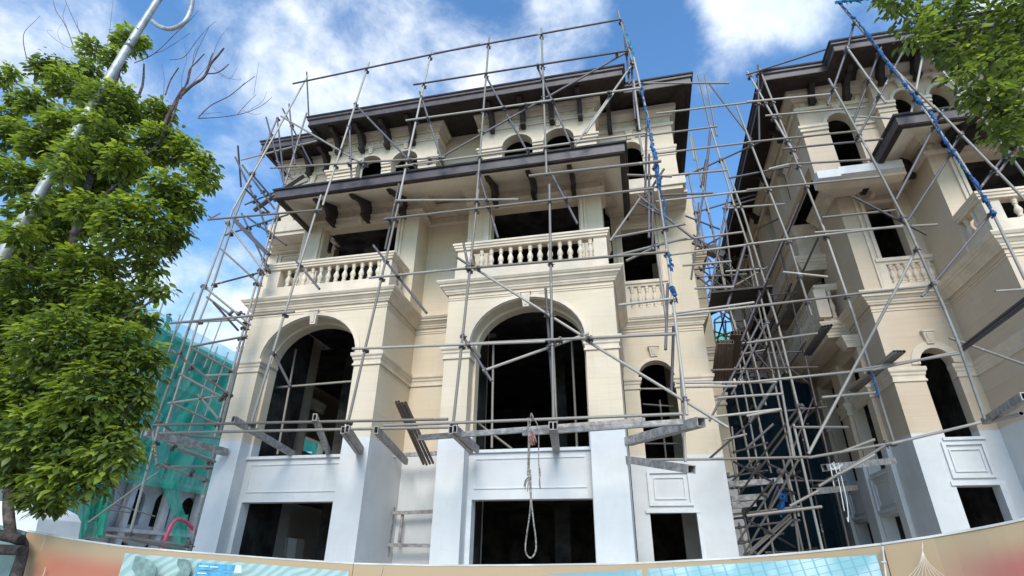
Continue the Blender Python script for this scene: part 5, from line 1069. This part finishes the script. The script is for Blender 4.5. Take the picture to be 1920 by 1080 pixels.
bl = [(175,222,26,-.62),(118,318,34,-.62),(150,262,22,-.6),(40,440,42,-.6),(15,505,42,-.6),(70,385,30,-.62),(-60,300,110,.1),(-60,480,130,.1),(-60,680,130,0),(-50,850,95,.1),(15,215,45,.2),(5,150,28,.25),(0,560,60,-.1),(10,620,50,-.2),(0,780,60,-.1),(95,115,34,.2),(170,90,34,.25),(380,330,34,.2),(330,430,40,.1),(270,600,34,.1),(285,660,34,.1),(260,730,34,0),(130,300,60,-.35),(170,390,55,-.4),(230,300,60,-.3),(60,270,50,-.2),(180,180,60,.2),(20,140,30,.2),(70,190,50,.1),(150,240,70,.25),(380,300,26,.1),(60,400,60,.3),(385,340,22,.1),(200,260,70,-.15),(245,75,52,.2),(215,110,40,0),(120,150,62,.0),(160,130,45,.3),(75,130,30,.2),(215,200,85,-.2),(40,190,38,.2),(30,250,60,.2),(120,250,95,0),(290,215,55,.3),(300,270,72,.1),(350,280,42,.2),(200,320,110,.3),(40,330,75,-.2),(120,400,110,.2),(320,350,62,-.1),(350,385,42,.1),(250,420,95,-.3),(60,470,100,.15),(300,455,45,.2),(160,510,95,0),(270,500,42,.0),(290,540,28,.1),(60,560,95,-.1),(215,570,80,.1),
      (110,640,100,-.3),(225,650,72,-.1),(262,690,48,0),(60,720,95,0),(170,740,95,-.2),(235,775,50,.1),(60,810,80,-.2),(140,830,80,0),(215,850,55,-.1),(230,825,36,0),(40,880,55,.1),(120,895,60,-.1),(175,905,32,0),(100,930,38,0),(60,930,26,0),(85,950,18,0)]
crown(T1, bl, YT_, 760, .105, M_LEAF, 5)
def tp(x, y, dy=0): return onY(x, y, YT_+dy)
b = MB(); bs = tp(35,1078); b.tube(smooth([Vector((bs.x-.05, YT_, -H)), tp(32,1078), tp(20,1000), tp(16,940), tp(25,860), tp(60,720), tp(110,560), tp(150,400), tp(190,260), tp(215,150), tp(235,90)]), [.055+.00*i for i in range(0)] or .05, 10)
b.build('trunk', M_BARK, T1)
def limb(pts, r0, r1, parent, name='branch', mm=M_BARK, dy=0):
    P_ = smooth([tp(x, y, dy) for x, y in pts], 4); n = len(P_); b = MB(); b.tube(P_, [r0+(r1-r0)*i/(n-1) for i in range(n)], 6); return b.build(name, mm, parent)
for pts in ([(60,720),(150,640),(230,600),(290,560)],[(110,560),(60,500),(30,440)],[(150,400),(240,330),(310,250),(335,185)],[(60,720),(120,780),(190,820)],[(150,400),(90,300),(70,200)],[(40,800),(80,860),(130,900)],[(110,560),(200,480),(280,420)],[(190,260),(260,180),(270,120)]): limb(pts, .03, .012, T1)
# pruned bare limbs at the crown's top
for pts, r0, r1 in (([(298,262),(312,225),(330,190),(345,165)],.030,.026),([(338,180),(360,160),(382,145),(395,120),(408,105),(420,90)],.028,.014),([(388,138),(405,137),(418,130),(429,120)],.012,.008),([(388,140),(392,118),(399,100)],.010,.008),([(338,185),(346,165),(352,150),(356,130),(370,115),(383,101)],.016,.009),
    ([(352,155),(358,130),(370,95),(380,75),(392,50)],.007,.003),([(352,158),(360,125),(364,100),(372,85)],.006,.003),([(310,178),(320,150),(335,127)],.011,.010),([(372,220),(395,198),(430,180),(455,160),(478,143)],.009,.005),([(430,180),(445,168),(459,155)],.005,.003),
    ([(372,222),(410,220),(445,215),(470,208),(495,195),(510,182)],.008,.003),([(445,215),(462,195),(480,178)],.005,.003),([(455,207),(478,215),(490,212)],.003,.002),([(476,178),(480,150),(485,118)],.003,.002),([(470,205),(492,190),(500,172)],.003,.002),([(380,214),(398,212),(416,210)],.004,.002),
    ([(252,118),(290,100),(330,62),(356,38),(372,20)],.008,.003),([(290,100),(305,95),(330,80),(356,62)],.005,.003),([(318,112),(345,107),(370,75),(392,50),(405,40)],.006,.002),([(392,120),(420,142),(445,150),(452,148)],.004,.002),([(410,138),(430,148),(445,125)],.003,.002),
    ([(200,115),(170,90),(150,60),(135,30),(122,0)],.010,.004),([(165,82),(150,65),(144,38)],.005,.003),([(140,95),(128,60),(118,40),(105,20),(98,-5)],.009,.004),([(125,50),(118,30),(125,5)],.004,.002),([(50,110),(44,80),(46,60),(60,45),(75,30)],.008,.003),([(130,90),(105,75),(88,58),(98,57)],.004,.002),([(193,120),(205,60),(212,0)],.004,.002),
    ([(120,92),(108,62),(116,45)],.003,.0015),([(348,170),(375,140),(395,115),(410,75),(430,50)],.005,.002),([(340,165),(342,140),(350,110),(345,80)],.004,.002),([(305,190),(308,150),(303,120)],.004,.002)):
    limb(pts, r0, r1, T1, 'bare_branch', M_BARKR, .25)
# timber props tied across the trunk
M_PROP = mat('dark_log', (.065, .05, .045), .95, var=.3, scale=8, bump=.6, bscale=30)
for (x0, y0, x1, y1, dz) in ((-60,990,40,1012,-.1),(-60,1028,40,1032,-.12)):
    b = MB(); b.tube([onY(x0, y0, YT_+dz), onY(x1, y1, YT_+dz)], [.05,.045], 10); b.build('tree_prop', M_PROP, T1)
YR_ = 6.6
T2 = thing('broadleaf_tree', (8.4, YR_, -H), 'broadleaf tree reaching in over the top right corner with smaller leaves', 'tree', 'street trees')
bl2 = [(1665,8,32,0),(1700,30,42,.2),(1720,58,40,-.1),(1760,20,66,.1),(1800,65,70,.3),(1760,85,35,0),(1870,30,90,0),(1850,110,75,.2),(1900,120,60,0),(1835,150,60,-.3),(1860,195,52,0),(1905,190,60,.1),(1880,225,48,0),(1910,250,45,.1),(1800,115,35,.1),(1925,60,70,0),(1690,-10,50,0),(1840,185,28,-.1),(1885,262,22,0)]
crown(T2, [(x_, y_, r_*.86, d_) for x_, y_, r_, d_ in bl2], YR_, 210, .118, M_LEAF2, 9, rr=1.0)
b = MB(); b.tube(smooth([Vector((8.4,YR_,-H)), Vector((8.3,YR_,2)), Vector((8.0,YR_,4.5)), onY(1990,60,YR_)]), .09, 10); b.build('trunk', M_BARK, T2)
for pts in ([(1990,60),(1920,38),(1890,22),(1850,5),(1800,-15)],[(1990,70),(1930,130),(1880,180),(1870,215)],[(1920,38),(1860,70),(1810,90),(1740,60)],[(1880,20),(1800,30),(1720,45),(1680,20)]):
    P_ = smooth([onY(x, y, YR_+.1) for x, y in pts], 4); b = MB(); b.tube(P_, [.035-.026*i/(len(P_)-1) for i in range(len(P_))], 6); b.build('branch', M_BARK, T2)
# ================================================================== worker on the netted roof
def person():
    f0 = onX(314, 604, GX+.2); hgt = 1.62
    T = thing('person', (f0.x, f0.y, roofz), 'worker with raised arm seen through the net on the green netted roof', 'person')
    # the figure faces the camera; x axis of the body runs along +Y
    pts = {'pel':(0,0,.92),'chest':(0.02,0,1.25),'neck':(.02,0,1.42),'kl':(.16,.04,.52),'fl':(.20,.0,.07),'tl':(.22,.14,.03),'kr':(-.18,.06,.50),'fr':(-.30,-.02,.07),'tr':(-.31,.12,.03),'sl':(.20,0,1.38),'el':(.36,.02,1.16),'hl':(.40,.08,.90),'sr':(-.18,0,1.38),'er':(-.34,.04,1.50),'hr':(-.14,.12,1.62),'hlp':(.10,0,.90),'hrp':(-.10,0,.90)}
    rad = {'pel':.15,'chest':.16,'neck':.07,'kl':.075,'fl':.05,'tl':.04,'kr':.075,'fr':.05,'tr':.04,'sl':.075,'el':.05,'hl':.035,'sr':.075,'er':.05,'hr':.035,'hlp':.11,'hrp':.11}
    ks = list(pts); ed = [('pel','chest'),('chest','neck'),('pel','hlp'),('hlp','kl'),('kl','fl'),('fl','tl'),('pel','hrp'),('hrp','kr'),('kr','fr'),('fr','tr'),('chest','sl'),('sl','el'),('el','hl'),('chest','sr'),('sr','er'),('er','hr')]
    me = bpy.data.meshes.new('body'); me.from_pydata([(p[1], p[0], p[2]) for p in pts.values()], [(ks.index(a), ks.index(c)) for a, c in ed], [])
    me.materials.append(mat('work_clothes', (.05,.10,.10), .9)); o = bpy.data.objects.new('body', me); place(o, T, Vector((f0.x, f0.y, roofz+H)))
    md = o.modifiers.new('skin', 'SKIN'); o.modifiers.new('sub', 'SUBSURF').levels = 2
    for k, v in zip(ks, me.skin_vertices[0].data): v.radius = (rad[k], rad[k]); v.use_root = (k == 'pel')
    b = MB(); c = Vector((f0.x, f0.y+.02, roofz+1.56)); n = 10
    prof = [(0,-.12),(.045,-.115),(.07,-.07),(.085,-.0),(.09,.05),(.07,.10),(.03,.125),(0,.13)]
    b.add([(c.x+r_*1.1*math.cos(6.283*k/n), c.y+r_*math.sin(6.283*k/n), c.z+z) for r_, z in prof for k in range(n)], [(i*n+k, i*n+(k+1) % n, (i+1)*n+(k+1) % n, (i+1)*n+k) for i in range(len(prof)-1) for k in range(n)], True)
    hd = b.build('head', mat('skin', (.35,.22,.16), .6), T)
    b = MB(); b.add([(c.x+r_*math.cos(6.283*k/n), c.y+r_*math.sin(6.283*k/n), c.z+z) for r_, z in ((.14,.04),(.105,.055),(.10,.10),(.06,.15),(.0,.165)) for k in range(n)], [(i*n+k, i*n+(k+1) % n, (i+1)*n+(k+1) % n, (i+1)*n+k) for i in range(4) for k in range(n)], True)
    b.build('safety_helmet', mat('dark_helmet', (.03,.05,.06), .4), T)
person()

T = thing('door_leaf', (onY(540,1050,15.0).x, 15.0, -H), 'white door leaf standing on edge inside the dark left ground floor opening', 'door')
b = MB(); q = [onY(x, y, 15.0) for x, y in ((534,1062),(551,1062),(557,1011),(541,1008))]; b.add(q+[v+Vector((.02,.35,0)) for v in q], [(0,1,2,3),(7,6,5,4),(0,4,5,1),(1,5,6,2),(2,6,7,3),(3,7,4,0)]); b.build('leaf_board', M_WHITE, T)
q = [onY(x, y, 15.0) for x, y in ((525,1062),(533,1062),(540,1008),(529,1006))]; b = MB(); b.add(q+[v+Vector((.02,.3,0)) for v in q], [(0,1,2,3),(7,6,5,4),(0,4,5,1),(1,5,6,2),(2,6,7,3),(3,7,4,0)]); b.build('door_frame', M_BEAM, T)
